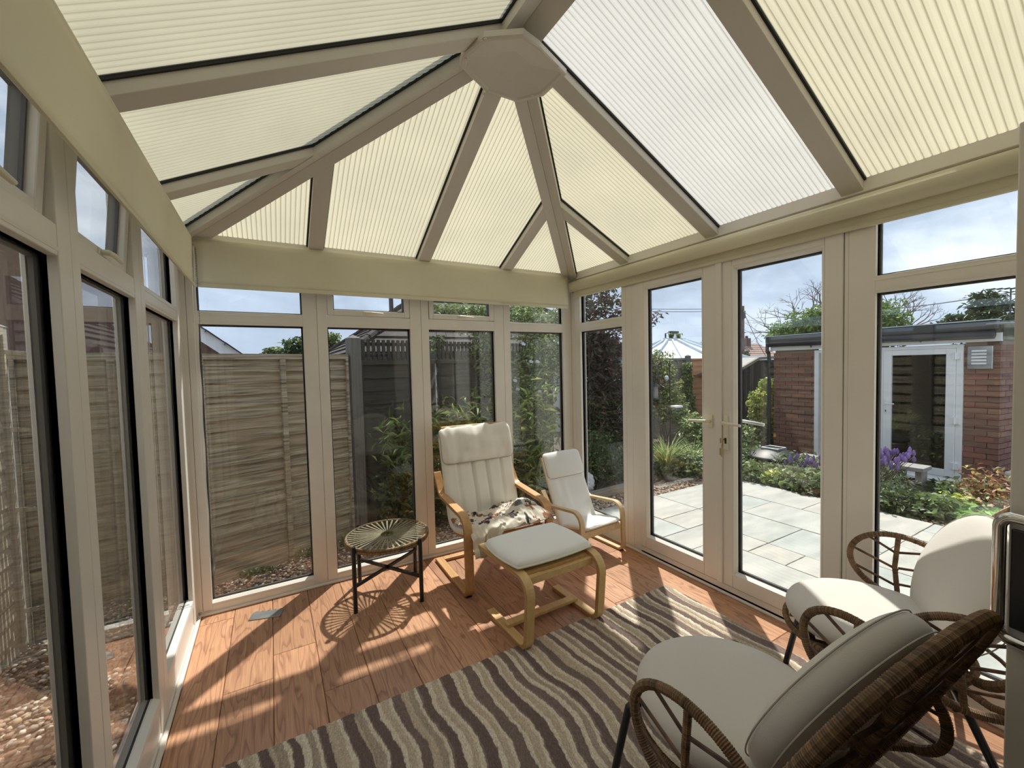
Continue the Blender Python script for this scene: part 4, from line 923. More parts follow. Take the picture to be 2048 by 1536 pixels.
# ================================================================= OPEN HOUSE DOOR AT THE RIGHT EDGE
dl = empty('door_3', (2.005, .083, 0), atan2(-.20, .72), kind='structure')
MB().box((0, -.022, .01), (.74, .022, 2.055)).build('door_leaf', UPVC, dl, bev=.004)
hb = empty('handle_set'); hb.parent = dl
lp3 = [(-.016, y, z) for y, z in rounded([(-.02, .79), (-.075, .79), (-.075, 1.10), (.030, 1.10), (.030, .79), (-.02, .79)], [.03, .03, .03, .03], 7)][:-1]
MB().tube(lp3, .0095, 12, True, flat=1.4).build('pull_handle', CHROME, hb, smooth=True)
MB().box((-.012, -.066, .82), (-.0015, .012, 1.07)).build('backplate', BLACKM, hb, bev=.003)
MB().tube([(-.02, -.030, .83), (-.024, -.030, .95), (-.02, -.030, 1.06)], .007, 10).tube([(-.02, -.052, .83), (-.024, -.052, .95), (-.02, -.052, 1.06)], .005, 10).build('latch_bar', CHROME, hb, smooth=True)

# ================================================================= GROUND AND PAVING
def gz(x, y):
    return -.165 - .155 * float(smoothstep(np.array((x - 6.1) / 1.5))) - .03 * float(smoothstep(np.array((y - 4.2) / 2)))
def ground():
    xs = list(np.linspace(-6, 14, 61)) + list(np.linspace(16, 60, 12)); ys = list(np.linspace(-.45, 12, 51)) + list(np.linspace(14, 60, 12)); V = []; F = []
    for y in ys:
        for x in xs: V.append((x, y, gz(x, y) - .01 * (1 + sin(x * 5 + y * 3)) * (x > 6.1)))
    n = len(xs)
    for j in range(len(ys) - 1):
        for i in range(n - 1): F.append((j * n + i, j * n + i + 1, (j + 1) * n + i + 1, (j + 1) * n + i))
    me = bpy.data.meshes.new('ground'); me.from_pydata(V, [], F); link('ground', me, SOIL, None, kind='structure')
    q = MB(); q.box((-.95, -.1, -.20), (-.10, 3.1, -.150)).box((-.95, 3.15, -.20), (2.2, 4.12, -.150)).box((2.2, 3.15, -.2), (3.1, 3.9, -.150)).box((3.1, 3.36, -.2), (5.2, 3.75, -.150)); q.build('gravel_bed', GRAVB, None, kind='structure')
    q = MB(); q.box((-.10, -.12, -.30), (-.075, D + .07, -.0)).box((-.10, D + .07, -.3), (W + .1, D + .1, -.0)).box((W + .075, -.12, -.3), (W + .1, D + .07, -.0)); q.build('base_wall', BRICK, None, kind='structure')
ground()
def stones(name, regs, label=None):
    ico = bmesh.new(); bmesh.ops.create_icosphere(ico, subdivisions=1, radius=1); bv = np.array([v.co[:] for v in ico.verts]); bf = np.array([[v.index for v in f.verts] for f in ico.faces]); ico.free()
    V = []; F = []; C_ = []; n0 = 0
    pal = np.array([(.42, .30, .20), (.50, .40, .29), (.30, .19, .12), (.60, .53, .43), (.36, .22, .14), (.22, .16, .12), (.66, .61, .54), (.45, .26, .15), (.30, .27, .24)])
    for (x0, x1, y0, y1, z, n, s0, s1) in regs:
        for _ in range(n):
            c = np.array([NR.uniform(x0, x1), NR.uniform(y0, y1), z + NR.uniform(-.004, .012)]); s = NR.uniform(s0, s1) * np.array([1, NR.uniform(.6, 1), NR.uniform(.35, .7)])
            a, b = NR.uniform(0, 2 * pi), NR.uniform(-.5, .5); R_ = np.array([[cos(a), -sin(a), 0], [sin(a), cos(a), 0], [0, 0, 1]]) @ np.array([[1, 0, 0], [0, cos(b), -sin(b)], [0, sin(b), cos(b)]])
            V.append((bv * (1 + NR.uniform(-.15, .15, (len(bv), 1))) * s) @ R_.T + c); F.append(bf + n0); n0 += len(bv); C_.append(np.tile(pal[NR.integers(9)] * NR.uniform(.7, 1.15), (len(bv), 1)))
    return link(name, np_mesh(name, np.concatenate(V), np.concatenate(F), np.concatenate(C_)), GRAVM, None, kind='stuff')
tag(stones('gravel', [(-.95, -.11, .3, 3.15, -.146, 4600, .010, .021), (-.95, 2.0, 3.12, 4.05, -.146, 5200, .009, .019)]), 'brown flint gravel strip between the glass and the fences', 'gravel')
tag(stones('bark_chips', [(3.0, 5.3, 3.38, 3.7, -.146, 1100, .010, .025), (5.9, 6.3, .8, 3.2, -.16, 900, .01, .026)]), 'brown chippings along the edge of the patio', 'chippings')

pt = empty('patio', kind='structure')
MB().box((W + .11, -.1, -.20), (5.93, 3.36, -.142)).build('mortar_bed', SANDJ, pt)
gx = [3.03, 3.31, 3.60, 3.88, 4.19, 4.46, 4.77, 5.05, 5.34, 5.63, 5.93]; gy = [-.1, .1, .38, .67, .96, 1.27, 1.58, 1.88, 2.16, 2.47, 2.78, 3.07, 3.36]
occ = set(); rects = []
want = [(3, 5, 9, 10), (1, 4, 8, 9 + 0), (6, 8, 6, 9 + 0), (3, 4, 6, 7), (5, 8, 9, 10), (4, 6, 7, 9), (4, 6, 5, 7), (8, 10, 5, 8), (8, 9, 3, 5), (1, 3, 9, 12), (3, 5, 10, 12), (5, 8, 10, 12), (8, 10, 8, 11), (1, 3, 5, 8), (3, 4, 5, 6)]
want = [(a, b, c, d) for a, b, c, d in want if b > a and d > c]
def place(a, b, c, d):
    cells = {(i, j) for i in range(a, b) for j in range(c, d)}
    if cells & occ or b > 10 or d > 12: return False
    occ.update(cells); rects.append((a, b, c, d)); return True
for r_ in want: place(*r_)
for j in range(12):
    for i in range(10):
        if (i, j) in occ: continue
        opts = [(2, 3), (3, 2), (2, 2), (3, 3), (1, 2), (2, 1), (1, 1)]; random.shuffle(opts); opts.sort(key=lambda o: o == (1, 1) or o == (2, 1) or o == (1, 2))
        for w_, h_ in opts:
            if place(i, i + w_, j, j + h_): break
for (a, b, c, d) in rects:
    g_ = .005; x0, x1, y0, y1 = gx[a] + g_, gx[b] - g_, gy[c] + g_, gy[d] - g_; n = 5; rim_ = []
    for k in range(n): rim_.append((x0 + (x1 - x0) * k / n, y0))
    for k in range(n): rim_.append((x1, y0 + (y1 - y0) * k / n))
    for k in range(n): rim_.append((x1 - (x1 - x0) * k / n, y1))
    for k in range(n): rim_.append((x0, y1 - (y1 - y0) * k / n))
    cx, cy2 = (x0 + x1) / 2, (y0 + y1) / 2; rim_ = [(x + random.uniform(-.002, .002) - cx, y + random.uniform(-.002, .002) - cy2) for x, y in rim_]
    o = MB().prism(rim_, -.03, 0).build('paving_slab', SLAB, pt); o.location = (cx, cy2, -.12 + random.uniform(-.0015, .0015))

# ================================================================= FENCES
BOARD = {}
def board_mesh(w, h, seed):
    key = (round(w, 3), round(h, 3), seed)
    if key in BOARD: return BOARD[key]
    r = random.Random(seed); n = 14; V = []; F = []; lo = [r.uniform(-.007, .007) for _ in range(n + 1)]
    for i in range(n + 1):
        x = w * i / n; e = (lo[i] + lo[max(i - 1, 0)]) * .5
        V += [(x, -.024, e - .014), (x, -.016, e - .014), (x, .004, h), (x, -.004, h)]
    for i in range(n):
        for k in range(4): F.append((i * 4 + k, i * 4 + (k + 1) % 4, (i + 1) * 4 + (k + 1) % 4, (i + 1) * 4 + k))
    F += [(3, 2, 1, 0), tuple(n * 4 + k for k in range(4))]
    me = bpy.data.meshes.new('board'); me.from_pydata(V, [], F); fix_normals(me); BOARD[key] = me; return me
def lap_fence(p0, p1, zb, zt, nb, m, label, group=None, battens=(0, .5, 1), mb=None, name='garden_fence', flip=False):
    p0 = Vector((*p0, 0)); p1 = Vector((*p1, 0)); L_ = (p1 - p0).length; f = empty(name, (p0.x, p0.y, zb), atan2(p1.y - p0.y, p1.x - p0.x), label=label, cat='fence panel', group=group); H_ = zt - zb
    h = (H_ - .06) / nb
    for k in range(nb):
        o = link('board', board_mesh(L_, h, k % 5), m, f) if not BOARD.get((round(L_, 3), round(h, 3), k % 5), None) or True else None
        o.location = (0, .012, h * k + .02)
        if flip: o.rotation_euler = (0, 0, pi); o.location = (L_, -.012, h * k + .02)
    s = 1 if flip else -1
    for bt in battens:
        x = bt * L_; MB().box((x - .020 if bt else 0, s * .004, .01), (x + .020 if bt < 1 else L_, s * .036, H_ - .04)).build('batten', mb or m, f)
    MB().box((-.005, -.03, H_ - .045), (L_ + .005, .03, H_ - .0)).build('top_rail', mb or m, f)
    return f
lap_fence((-.035, 3.75), (1.065, 4.10), -.15, 1.655, 19, FENCE, 'waney lap fence of brown and grey boards behind the leftmost back windows')
lap_fence((-.93, 3.52), (-.075, 3.735), -.15, 1.66, 19, FENCE, 'narrow waney lap fence panel in the corner beyond the left and back windows')
lap_fence((-.95, 1.70), (-.95, 3.45), -.15, 1.80, 17, FENCE, 'side fence panel running along outside the left windows, ending at the far corner', battens=(0, .5, 1))
lap_fence((-.95, -.15), (-.95, 1.62), -.15, 1.80, 17, FENCE, 'side fence panel outside the left windows, nearest to the house')
def post(x, y, h, m, label, w=.095, name='fence_post', rz=0, cap=True):
    o = MB().box((-w / 2, -w / 2, 0), (w / 2, w / 2, h)); 
    if cap:
        o.add([(-w * .56, -w * .56, h), (w * .56, -w * .56, h), (w * .56, w * .56, h), (-w * .56, w * .56, h), (0, 0, h + .035)], [(0, 1, 4), (1, 2, 4), (2, 3, 4), (3, 0, 4), (3, 2, 1, 0)])
    o = o.build(name, m, None); o.location = (x, y, -.17); o.rotation_euler = (0, 0, rz); return tag(o, label, 'fence post')
post(1.135, 4.125, 1.98, GREYW, 'tall grey fence post with a pointed cap between the brown and the dark fence panels', .105, rz=.3)
STRAP = mat('rusty_white_strap', (.62, .55, .44), .6, noise=(30, .35))
po = post(-.985, 3.50, 1.98, CONCRETE, 'grey concrete post in the corner outside the left windows', .09)
for i, z in enumerate((1.66, 1.20, .72, .10)):
    q = MB().box((0, -.008, -.013), (.17, -.003, .013)); s_ = q.build('metal_strap', STRAP, po); s_.location = (.045, -.045, z + .17); s_.rotation_euler = (0, [.10, .02, -.03, -.16][i], -.5)
f = lap_fence((1.20, 4.18), (2.02, 4.36), -.17, 1.60, 13, FENCED, 'dark weathered fence panel with slatted top just right of the capped post', battens=(0, 1))
for k in range(15): o = MB().box((0, -.012, 0), (.030, .006, .205)).build('trellis_slat', FENCED, f); o.location = (.02 + k * .054, -.004, 1.77)
MB().box((0, .006, 1.80), (.82, .022, 1.83)).box((0, .006, 1.92), (.82, .022, 1.95)).build('trellis_rail', FENCED, f)
f = lap_fence((2.06, 4.37), (3.9, 4.75), -.17, 1.60, 13, FENCED, 'dark weathered fence panel with slatted top, mostly under climbing plants', battens=(0, .5, 1))
for k in range(34): o = MB().box((0, -.012, 0), (.030, .006, .205)).build('trellis_slat', FENCED, f); o.location = (.02 + k * .054, -.004, 1.77)
MB().box((0, .006, 1.80), (1.87, .022, 1.83)).build('trellis_rail', FENCED, f)
def Bp(px, py, y): return P(px, py, 1, y)
a = Bp(1310, 717, 6.7); b2 = Bp(1372, 717, 6.7)
lap_fence((a.x - .6, 6.75), (b2.x, 6.7), -.25, a.z, 9, GREYH, 'weathered grey fence panel beyond the bird feeder pole')
a = Bp(1382, 717, 6.6); b2 = Bp(1452, 716, 6.1)
lap_fence((a.x, 6.6), (b2.x, 6.2), -.25, a.z, 13, FENCEO, 'orange-brown lap fence panel seen through the left leaf of the doors', battens=(.42, 1), mb=FENCEO)
a = Bp(1377, 712, 6.6); post(a.x, 6.62, a.z + .17, GREYW, 'dark fence post between the grey and the orange fence panels', .10)

# ================================================================= PLANTS
def leafcloud(pts, size, asp, pal, up=.4, jit=.35, curl=.25):
    n = len(pts); P0 = np.asarray(pts); d = NR.standard_normal((n, 3)); d[:, 2] += up * .0; d[:, 2] *= .6; d /= np.linalg.norm(d, axis=1, keepdims=True)
    nn = NR.standard_normal((n, 3)); nn[:, 2] = np.abs(nn[:, 2]) + up * 2; s = np.cross(d, nn); s /= np.linalg.norm(s, axis=1, keepdims=True) + 1e-9; u = np.cross(s, d)
    L_ = NR.uniform(size[0], size[1], n)[:, None]; wd = L_ * asp
    b = P0 - d * L_ * .5; t = P0 + d * L_ * .5 - u * L_ * curl * .3; m_ = P0 + u * L_ * .06
    l = m_ + s * wd * .5 + u * wd * .12; r = m_ - s * wd * .5 + u * wd * .12
    V = np.stack([b, l, t, r], 1).reshape(-1, 3); i = np.arange(n)[:, None] * 4; F = np.concatenate([i + np.array([0, 1, 2]), i + np.array([0, 2, 3])], 0)
    pal = np.array(pal); c = np.minimum(pal[NR.integers(len(pal), size=n)] * NR.uniform(1 - jit, 1 + jit, (n, 1)) * 1.7, .75); return V, F, np.repeat(c, 4, 0)
def ell(c, r, n, shell=.45):
    d = NR.standard_normal((n, 3)); d /= np.linalg.norm(d, axis=1, keepdims=True); q = NR.uniform(0, 1, (n, 1)) ** shell
    # lumpy outline
    l = 1 + .22 * np.sin(d[:, :1] * 7 + c[0]) * np.sin(d[:, 1:2] * 6 + c[1]) + .15 * np.sin(d[:, 2:] * 9 + c[2])
    return np.array(c) + d * q * l * np.array(r)
G_MID = [(.10, .145, .055), (.135, .18, .07), (.07, .10, .042), (.18, .22, .10)]
G_DK = [(.035, .065, .022), (.05, .08, .03), (.025, .045, .02), (.08, .11, .035)]
G_YEL = [(.30, .33, .07), (.22, .28, .06), (.13, .18, .04), (.40, .36, .12)]
G_BAM = [(.16, .21, .06), (.10, .15, .04), (.26, .28, .10), (.06, .10, .03)]
PUR = [(.045, .030, .028), (.065, .04, .035), (.03, .035, .02), (.09, .05, .045), (.04, .055, .025)]
def plant(name, label, cat, base, blobs, size, asp, pal, stems=5, group=None, up=.4, stemm=None, sr=.008, shell=.45):
    base = Vector(base); t = empty(name, base, label=label, cat=cat, group=group); pts = []
    for (c, r, n) in blobs: pts.append(ell((c[0] - base.x, c[1] - base.y, c[2] - base.z), r, n, shell))
    V, F, C_ = leafcloud(np.concatenate(pts), size, asp, pal, up); tag(link('foliage', np_mesh('foliage', V, F, C_), LEAFM, t), kind='stuff')
    if stems:
        q = MB(); r_ = random.Random(len(label))
        for k in range(stems):
            c, r, n = blobs[k % len(blobs)]; e = Vector((c[0] - base.x + r_.uniform(-.5, .5) * r[0], c[1] - base.y + r_.uniform(-.5, .5) * r[1], c[2] - base.z + r_.uniform(.0, .6) * r[2])); s_ = Vector((r_.uniform(-.06, .06), r_.uniform(-.06, .06), -.02)); mid = (s_ + e) / 2 + Vector((r_.uniform(-.05, .05), r_.uniform(-.05, .05), 0))
            q.tube([s_, mid, e], [sr, sr * .7, sr * .35], 5)
        q.build('stem', stemm or BARK, t)
    return t
def blob(px, py, y, r, n): c = Bp(px, py, y); return ((c.x, c.y, c.z), r, n)
def bx_(px, py, x, r, n): c = P(px, py, 0, x); return ((c.x, c.y, c.z), r, n)
# behind the back windows
plant('climbing_plant', 'mid-green climbing plant rambling over the slatted fence top behind the armchair', 'climbing plant', (2.4, 4.36, -.17),
      [blob(900, 632, 4.6, (.42, .22, .16), 1900), blob(965, 640, 4.7, (.35, .25, .2), 1700), blob(970, 700, 4.45, (.22, .15, .35), 1500), blob(875, 690, 4.5, (.10, .12, .12), 250)], (.035, .07), .5, G_MID, 8)
plant('climbing_plant', 'tall leafy green shrub with a few white flowers behind the window next to the corner', 'shrub', (3.3, 4.4, -.17),
      [blob(1050, 640, 4.5, (.30, .25, .25), 1300), blob(1085, 720, 4.4, (.38, .22, .45), 2600), blob(1045, 790, 4.3, (.25, .2, .3), 1200), blob(1110, 650, 4.6, (.2, .2, .25), 800)], (.04, .085), .42, G_MID + [(.28, .34, .16)], 8)
fw = MB()
for px, py in ((1047, 690), (1030, 763), (1035, 780), (1062, 725), (1075, 725), (1118, 688), (1080, 785)):
    c = Bp(px, py, 4.1); 
    for k in range(5): fw.lathe([(.002, 0), (.016, .006), (.012, .016), (.002, .02)], (c.x + .016 * cos(k * 1.26), c.y + .01 * sin(k * 1.26), c.z + .012 * sin(k * 1.26)), 6)
tag(fw.build('white_blossom', STONEW, None), 'scattered small white blossoms on the tall shrub by the corner', 'flowers', kind='stuff')
def bamboo(label, x, y, top, n, spread, pal=G_BAM, canes=16):
    z0 = gz(x, y); t = empty('bamboo', (x, y, z0), label=label, cat='bamboo'); q = MB(); pts = []; r_ = random.Random(int(x * 100))
    for k in range(canes):
        a = r_.uniform(0, 2 * pi); r = r_.uniform(.02, .12); e = Vector((spread * r_.uniform(-1, 1), spread * .6 * r_.uniform(-1, 1), (top - z0) * r_.uniform(.75, 1.05))); q.tube([(r * cos(a), r * sin(a), 0), (e.x * .45, e.y * .45, e.z * .6), e], [.006, .005, .002], 5)
        for _ in range(n // canes): f = r_.uniform(.25, 1.05); pts.append((e.x * f ** 1.3 + r_.gauss(0, .09), e.y * f ** 1.3 + r_.gauss(0, .09), e.z * f + r_.gauss(0, .08)))
    q.build('cane', TWIG, t); V, F, C_ = leafcloud(np.array(pts), (.08, .17), .13, pal, .3, curl=.8); tag(link('foliage', np_mesh('foliage', V, F, C_), LEAFM, t), kind='stuff'); return t
bamboo('low clump of bamboo in front of the dark fence, behind the side table', 1.72, 4.05, .98, 1500, .38)
bamboo('bamboo clump with narrow yellow-green leaves directly behind the armchair back', 2.35, 3.98, 1.02, 2400, .42)
bamboo('taller bamboo clump behind the gap between the two bentwood chairs', 3.02, 4.0, 1.15, 2400, .36)
bamboo('wispy bamboo clump with thin upright canes beside the corner post', 2.75, 4.25, 1.55, 900, .22, canes=9)
plant('evergreen_bush', 'dark evergreen bush low against the fence behind the side table', 'bush', (1.5, 3.98, -.17), [((1.55, 4.0, .25), (.28, .16, .42), 2300), ((1.9, 4.02, .10), (.28, .15, .3), 1400)], (.04, .07), .5, G_DK, 5)
plant('evergreen_bush', 'dark evergreen bush low behind the big armchair', 'bush', (2.45, 4.15, -.17), [((2.4, 4.2, .25), (.45, .18, .45), 2600), ((3.1, 4.2, .2), (.45, .2, .42), 2300)], (.04, .08), .45, G_DK, 5)
plant('weed_patch', 'low green weeds along the foot of the brown fence panel', 'weeds', (.5, 3.85, -.16), [((.25, 3.80, -.13), (.2, .05, .035), 260), ((.7, 3.93, -.12), (.22, .06, .06), 420), ((1.0, 3.99, -.10), (.1, .05, .08), 240), ((-.3, 3.62, -.13), (.35, .05, .05), 400)], (.015, .045), .4, G_MID, 0)
q = MB()
for a0, a1 in (((2.62, 4.05, .2), (2.86, 4.1, 1.42)), ((2.66, 4.05, .2), (2.90, 4.12, 1.40)), ((2.60, 4.08, .2), (2.83, 4.1, 1.3)), ((.985, 3.86, -.1), (1.04, 3.9, .52))): q.tube([a0, a1], .0045, 5)
tag(q.build('garden_cane', GREYH, None), 'thin leaning garden canes among the plants behind the glass', 'garden canes', kind='stuff')
# dark purple shrub
c = Bp(1200, 900, 4.7)
plant('dark_shrub', 'tall dark purple-leaved shrub filling the narrow window beside the doors', 'shrub', (4.6, 4.75, -.2),
      [blob(1205, 610, 4.9, (.45, .4, .42), 950), blob(1190, 700, 4.7, (.50, .4, .45), 3400), blob(1205, 790, 4.6, (.55, .4, .45), 3600), blob(1150, 640, 4.8, (.4, .3, .4), 1500), blob(1215, 860, 4.5, (.5, .35, .3), 1900), blob(1290, 770, 5.2, (.4, .3, .5), 1500)], (.06, .115), .36, PUR, 9, up=.2, sr=.02)
c = Bp(1322, 628, 4.9); e = Bp(1240, 680, 4.9)
t = empty('shrub_branch', (e.x, 4.9, e.z), label='single leafy shrub branch reaching into the top of the left door leaf', cat='branch')
MB().tube([(0, 0, 0), ((c.x - e.x) * .6, 0, (c.z - e.z) * .75), (c.x - e.x, 0, c.z - e.z)], [.010, .006, .003], 5).build('twig', BARK, t)
V, F, C_ = leafcloud(np.array([((c.x - e.x) * f + NR.normal(0, .05), NR.normal(0, .05), (c.z - e.z) * f + NR.normal(0, .05)) for f in NR.uniform(.3, 1.05, 70)]), (.07, .12), .36, PUR, .2); link('foliage', np_mesh('foliage', V, F, C_), LEAFM, t)
plant('evergreen_bush', 'dark glossy bush between the purple shrub and the low timber edging', 'bush', (4.1, 4.1, -.17), [((4.15, 4.15, .22), (.40, .28, .38), 3000), ((4.8, 4.3, .15), (.45, .3, .35), 2400), ((3.55, 4.15, .05), (.3, .2, .25), 1400)], (.03, .06), .5, G_DK + [(.08, .13, .04)], 6)
def grass(label, x, y, h, n, spread, pal, name='strap_leaf_plant', w=.011):
    z0 = gz(x, y); t = empty(name, (x, y, z0), label=label, cat='plant'); V = []; F = []; C_ = []; pal = np.array(pal)
    for k in range(n):
        a = NR.uniform(0, 2 * pi); r0 = NR.uniform(0, .06); l = h * NR.uniform(.6, 1.1); bend = NR.uniform(.3, 1.0) * spread; dx, dy = cos(a), sin(a); i0 = len(V); c = pal[NR.integers(len(pal))] * NR.uniform(.7, 1.3)
        for s_ in range(6):
            f = s_ / 5; rr_ = r0 + bend * f ** 1.8; z = l * (f - .32 * f ** 3 * bend / max(spread, .01) * 1.3); ww = w * (1 - f * .92); V += [(dx * rr_ - dy * ww, dy * rr_ + dx * ww, z), (dx * rr_ + dy * ww, dy * rr_ - dx * ww, z)]; C_ += [c * 1.5, c * 1.5]
        for s_ in range(5): F.append((i0 + 2 * s_, i0 + 2 * s_ + 1, i0 + 2 * s_ + 3, i0 + 2 * s_ + 2))
    tag(link('blades', np_mesh('blades', np.array(V), np.array(F), np.array(C_)), LEAFM, t), kind='stuff'); return t
GR = [(.20, .27, .07), (.13, .19, .05), (.32, .36, .13), (.09, .14, .04)]
c = P(1215, 925, 2, -.17); grass('strap-leaved clump in the narrow window beside the doors', c.x, c.y, .62, 110, .34, GR)
c = P(1335, 950, 2, -.17); grass('big arching strap-leaved clump seen through the left door leaf', c.x, c.y, .68, 190, .50, GR + [(.45, .47, .24)], w=.014)
c = P(1385, 940, 2, -.17); grass('smaller strap-leaved clump beside the big arching one', c.x, c.y, .55, 110, .4, GR + [(.45, .47, .24)])
c = P(1235, 905, 2, -.17); grass('upright strap-leaved clump behind the timber edging', c.x, c.y + .3, .75, 70, .25, GR)
# far left garden corner, seen through the left leaf
plant('ivy_shrub', 'green shrub with yellow flowers in front of the grey fence panel', 'shrub', (8.1, 6.3, -.3), [blob(1312, 745, 6.0, (.5, .3, .5), 2600), blob(1330, 800, 5.8, (.5, .3, .45), 2400), blob(1350, 830, 5.7, (.4, .3, .25), 1200)], (.05, .09), .5, G_MID + [(.45, .42, .15)], 5)
plant('ivy', 'ivy covering the post between the grey and orange fence panels', 'ivy', (Bp(1377, 712, 6.5).x, 6.5, -.3), [blob(1375, 760, 6.5, (.14, .12, .45), 1200), blob(1380, 830, 6.45, (.18, .14, .5), 1500)], (.05, .09), .6, G_MID, 2)
plant('broadleaf_shrub', 'broad-leaved green shrub at the lower edge of the orange fence', 'shrub', (7.4, 5.0, -.3), [blob(1395, 870, 4.9, (.45, .3, .35), 2000), blob(1430, 890, 4.6, (.35, .3, .3), 1300), blob(1480, 900, 4.4, (.4, .3, .45), 1700)], (.07, .12), .55, G_MID + [(.26, .34, .12)], 6)
plant('yellow_shrub', 'yellow-green climbing shrub between the black shed and the brick outbuilding', 'shrub', (8.7, 4.85, -.33), [blob(1532, 780, 4.8, (.18, .15, .25), 700), blob(1518, 810, 4.75, (.25, .2, .3), 1100), blob(1530, 850, 4.7, (.28, .2, .35), 1200)], (.06, .11), .5, G_YEL, 5)
plant('green_shrub', 'green shrub below the yellow-green one, behind the compost bin', 'shrub', (8.5, 4.7, -.33), [blob(1520, 880, 4.65, (.35, .25, .35), 1600), blob(1545, 905, 4.5, (.25, .2, .25), 700)], (.05, .10), .5, G_DK + G_MID, 4)
# beds beside the patio
bed = [(1492, 970, .22, G_MID, 'leafy low plant at the left corner of the bed, against the door stile'), (1530, 980, .17, G_YEL, 'low plant with yellowish leaves near the front of the bed'), (1560, 985, .20, G_MID, 'creeping low plant at the edge of the paving'),
       (1590, 975, .20, G_MID, 'bushy low plant in front of the compost bin'), (1625, 990, .24, G_MID, 'low green plant against the wide door stile'), (1600, 1000, .16, G_DK, 'small dark creeping plant beside the paving edge'),
       (1780, 1035, .22, G_DK, 'dark low plant under the lavender'), (1850, 1045, .20, G_MID, 'low green plant right of the lavender'), (1900, 1030, .20, G_YEL, 'bright yellow-green low plant in the right window'),
       (1700, 1010, .25, G_MID, 'low plant hidden behind the wide door post'), (1935, 1062, .17, G_MID, 'low creeping plant on the paving edge in the right window')]
for i, (px, py, r, pal, lab) in enumerate(bed):
    c = P(px, py, 2, -.17); c.x += .25; z = gz(c.x, c.y); plant('bed_plant', lab, 'plant', (c.x, c.y, z), [((c.x, c.y, z + r * .45), (r * 1.25, r * 1.25, r * .7), int(650 * r / .2))], (.05, .10), .6, pal, 4, sr=.005)
for (x, y, r, lab) in ((6.9, 2.9, .35, 'rough green plant in front of the outbuilding doors'), (7.3, 2.3, .33, 'rough green plant near the stone bench'), (7.0, 3.9, .35, 'rough green plant left of the compost bin'), (6.5, 4.2, .30, 'rough green plant at the back corner of the patio'), (5.7, 4.0, .30, 'rough green plant behind the patio, seen in the left door leaf'), (5.0, 4.4, .3, 'rough green plant in front of the bird feeder'), (7.6, 1.5, .25, 'rough green plant before the brick pier')):
    z = gz(x, y); plant('bed_plant', lab, 'plant', (x, y, z), [((x, y, z + r * .4), (r * 1.3, r * 1.3, r * .75), 1300)], (.05, .10), .5, G_MID + G_DK, 4, sr=.005)
# lavender
def lavender(label, x, y, r, h, n):
    z = gz(x, y); t = plant('lavender', label, 'lavender', (x, y, z), [((x, y, z + h * .45), (r, r, h * .5), int(2600 * r / .4))], (.03, .07), .14, [(.20, .25, .17), (.14, .19, .10), (.28, .31, .22)], 4, sr=.004)
    q = MB(); s_ = MB()
    for k in range(n):
        a = NR.uniform(0, 2 * pi); rr_ = r * NR.uniform(.2, 1.15); e = Vector((rr_ * cos(a), rr_ * sin(a), h * NR.uniform(.85, 1.18))); s_.bar((e.x * .5, e.y * .5, h * .5), e, .004)
        q.lathe([(.004, 0), (.016, .012), (.019, .03), (.014, .055), (.003, .075)], e, 6)
    s_.build('flower_stalk', BARK, t); me = q.mesh('flower_spike'); setcol(me, np.repeat(np.array([(.20, .13, .36)]) * NR.uniform(.6, 1.4, (n, 1)), len(me.vertices) // n, 0)); tag(link('flower_spike', me, VIOLET, t), kind='stuff')
lavender('lavender bush with purple flower spikes in front of the white outbuilding door', 6.75, 2.10, .40, .50, 150)
lavender('small lavender near the compost bin', 6.6, 2.75, .25, .30, 22)
plant('bronze_shrub', 'bronze and red leaved shrub low in the right window, before the brick pier', 'shrub', (7.0, 1.1, -.3), [((7.05, 1.1, .05), (.32, .3, .26), 900), ((6.75, .95, -.02), (.25, .25, .2), 600)], (.04, .08), .5, [(.16, .07, .05), (.22, .11, .06), (.12, .13, .05), (.30, .24, .10)], 10, sr=.008)
c = P(1960, 1062, 2, -.15); plant('fern', 'bright green fern-like plant at the paving edge in the right window', 'fern', (c.x + .2, c.y, -.18), [((c.x + .15, c.y, -.08), (.30, .22, .09), 420)], (.09, .17), .28, [(.20, .34, .10), (.28, .42, .16), (.14, .26, .08)], 4, sr=.004)
# statue, sleepers
def statue():
    c = P(1166, 985, 2, -.17); t = empty('garden_ornament', (3.86, 3.95, -.17), label='pale woolly-textured stone garden ornament behind the child\'s chair', cat='ornament')
    bm_ = bmesh.new(); bmesh.ops.create_icosphere(bm_, subdivisions=4, radius=1)
    for v in bm_.verts:
        d = v.co.copy(); f = 1 + .08 * sin(d.x * 14 + d.z * 5) * sin(d.y * 13) + .07 * sin(d.z * 17 + d.x * 6); v.co = Vector((d.x * .10 * f, d.y * .085 * f, d.z * .155 * f + .16))
    me = bpy.data.meshes.new('body'); bm_.to_mesh(me); bm_.free(); link('body', me, STONEW, t, smooth=True)
    MB().lathe([(.07, 0), (.075, .015), (.06, .03)], (0, 0, 0), 16).build('foot', STONEW, t)
statue()
for (x0, y0, x1, y1, z, lab) in ((3.30, 3.72, 4.60, 3.80, -.17, 'long silvered timber sleeper edging the bed behind the child\'s chair'), (4.64, 3.70, 5.05, 4.15, -.17, 'short timber sleeper turning the corner of the bed'), (4.75, 3.62, 5.5, 3.66, -.19, 'thin timber board laid beside the patio edge')):
    d_ = Vector((x1 - x0, y1 - y0)); o = MB().box((0, -.05, 0), (d_.length, .05, .11 if z > -.18 else .06)).build('timber_sleeper', GREYH, None, bev=.008); o.location = (x0, y0, z); o.rotation_euler = (0, 0, atan2(d_.y, d_.x)); tag(o, lab, 'sleeper')

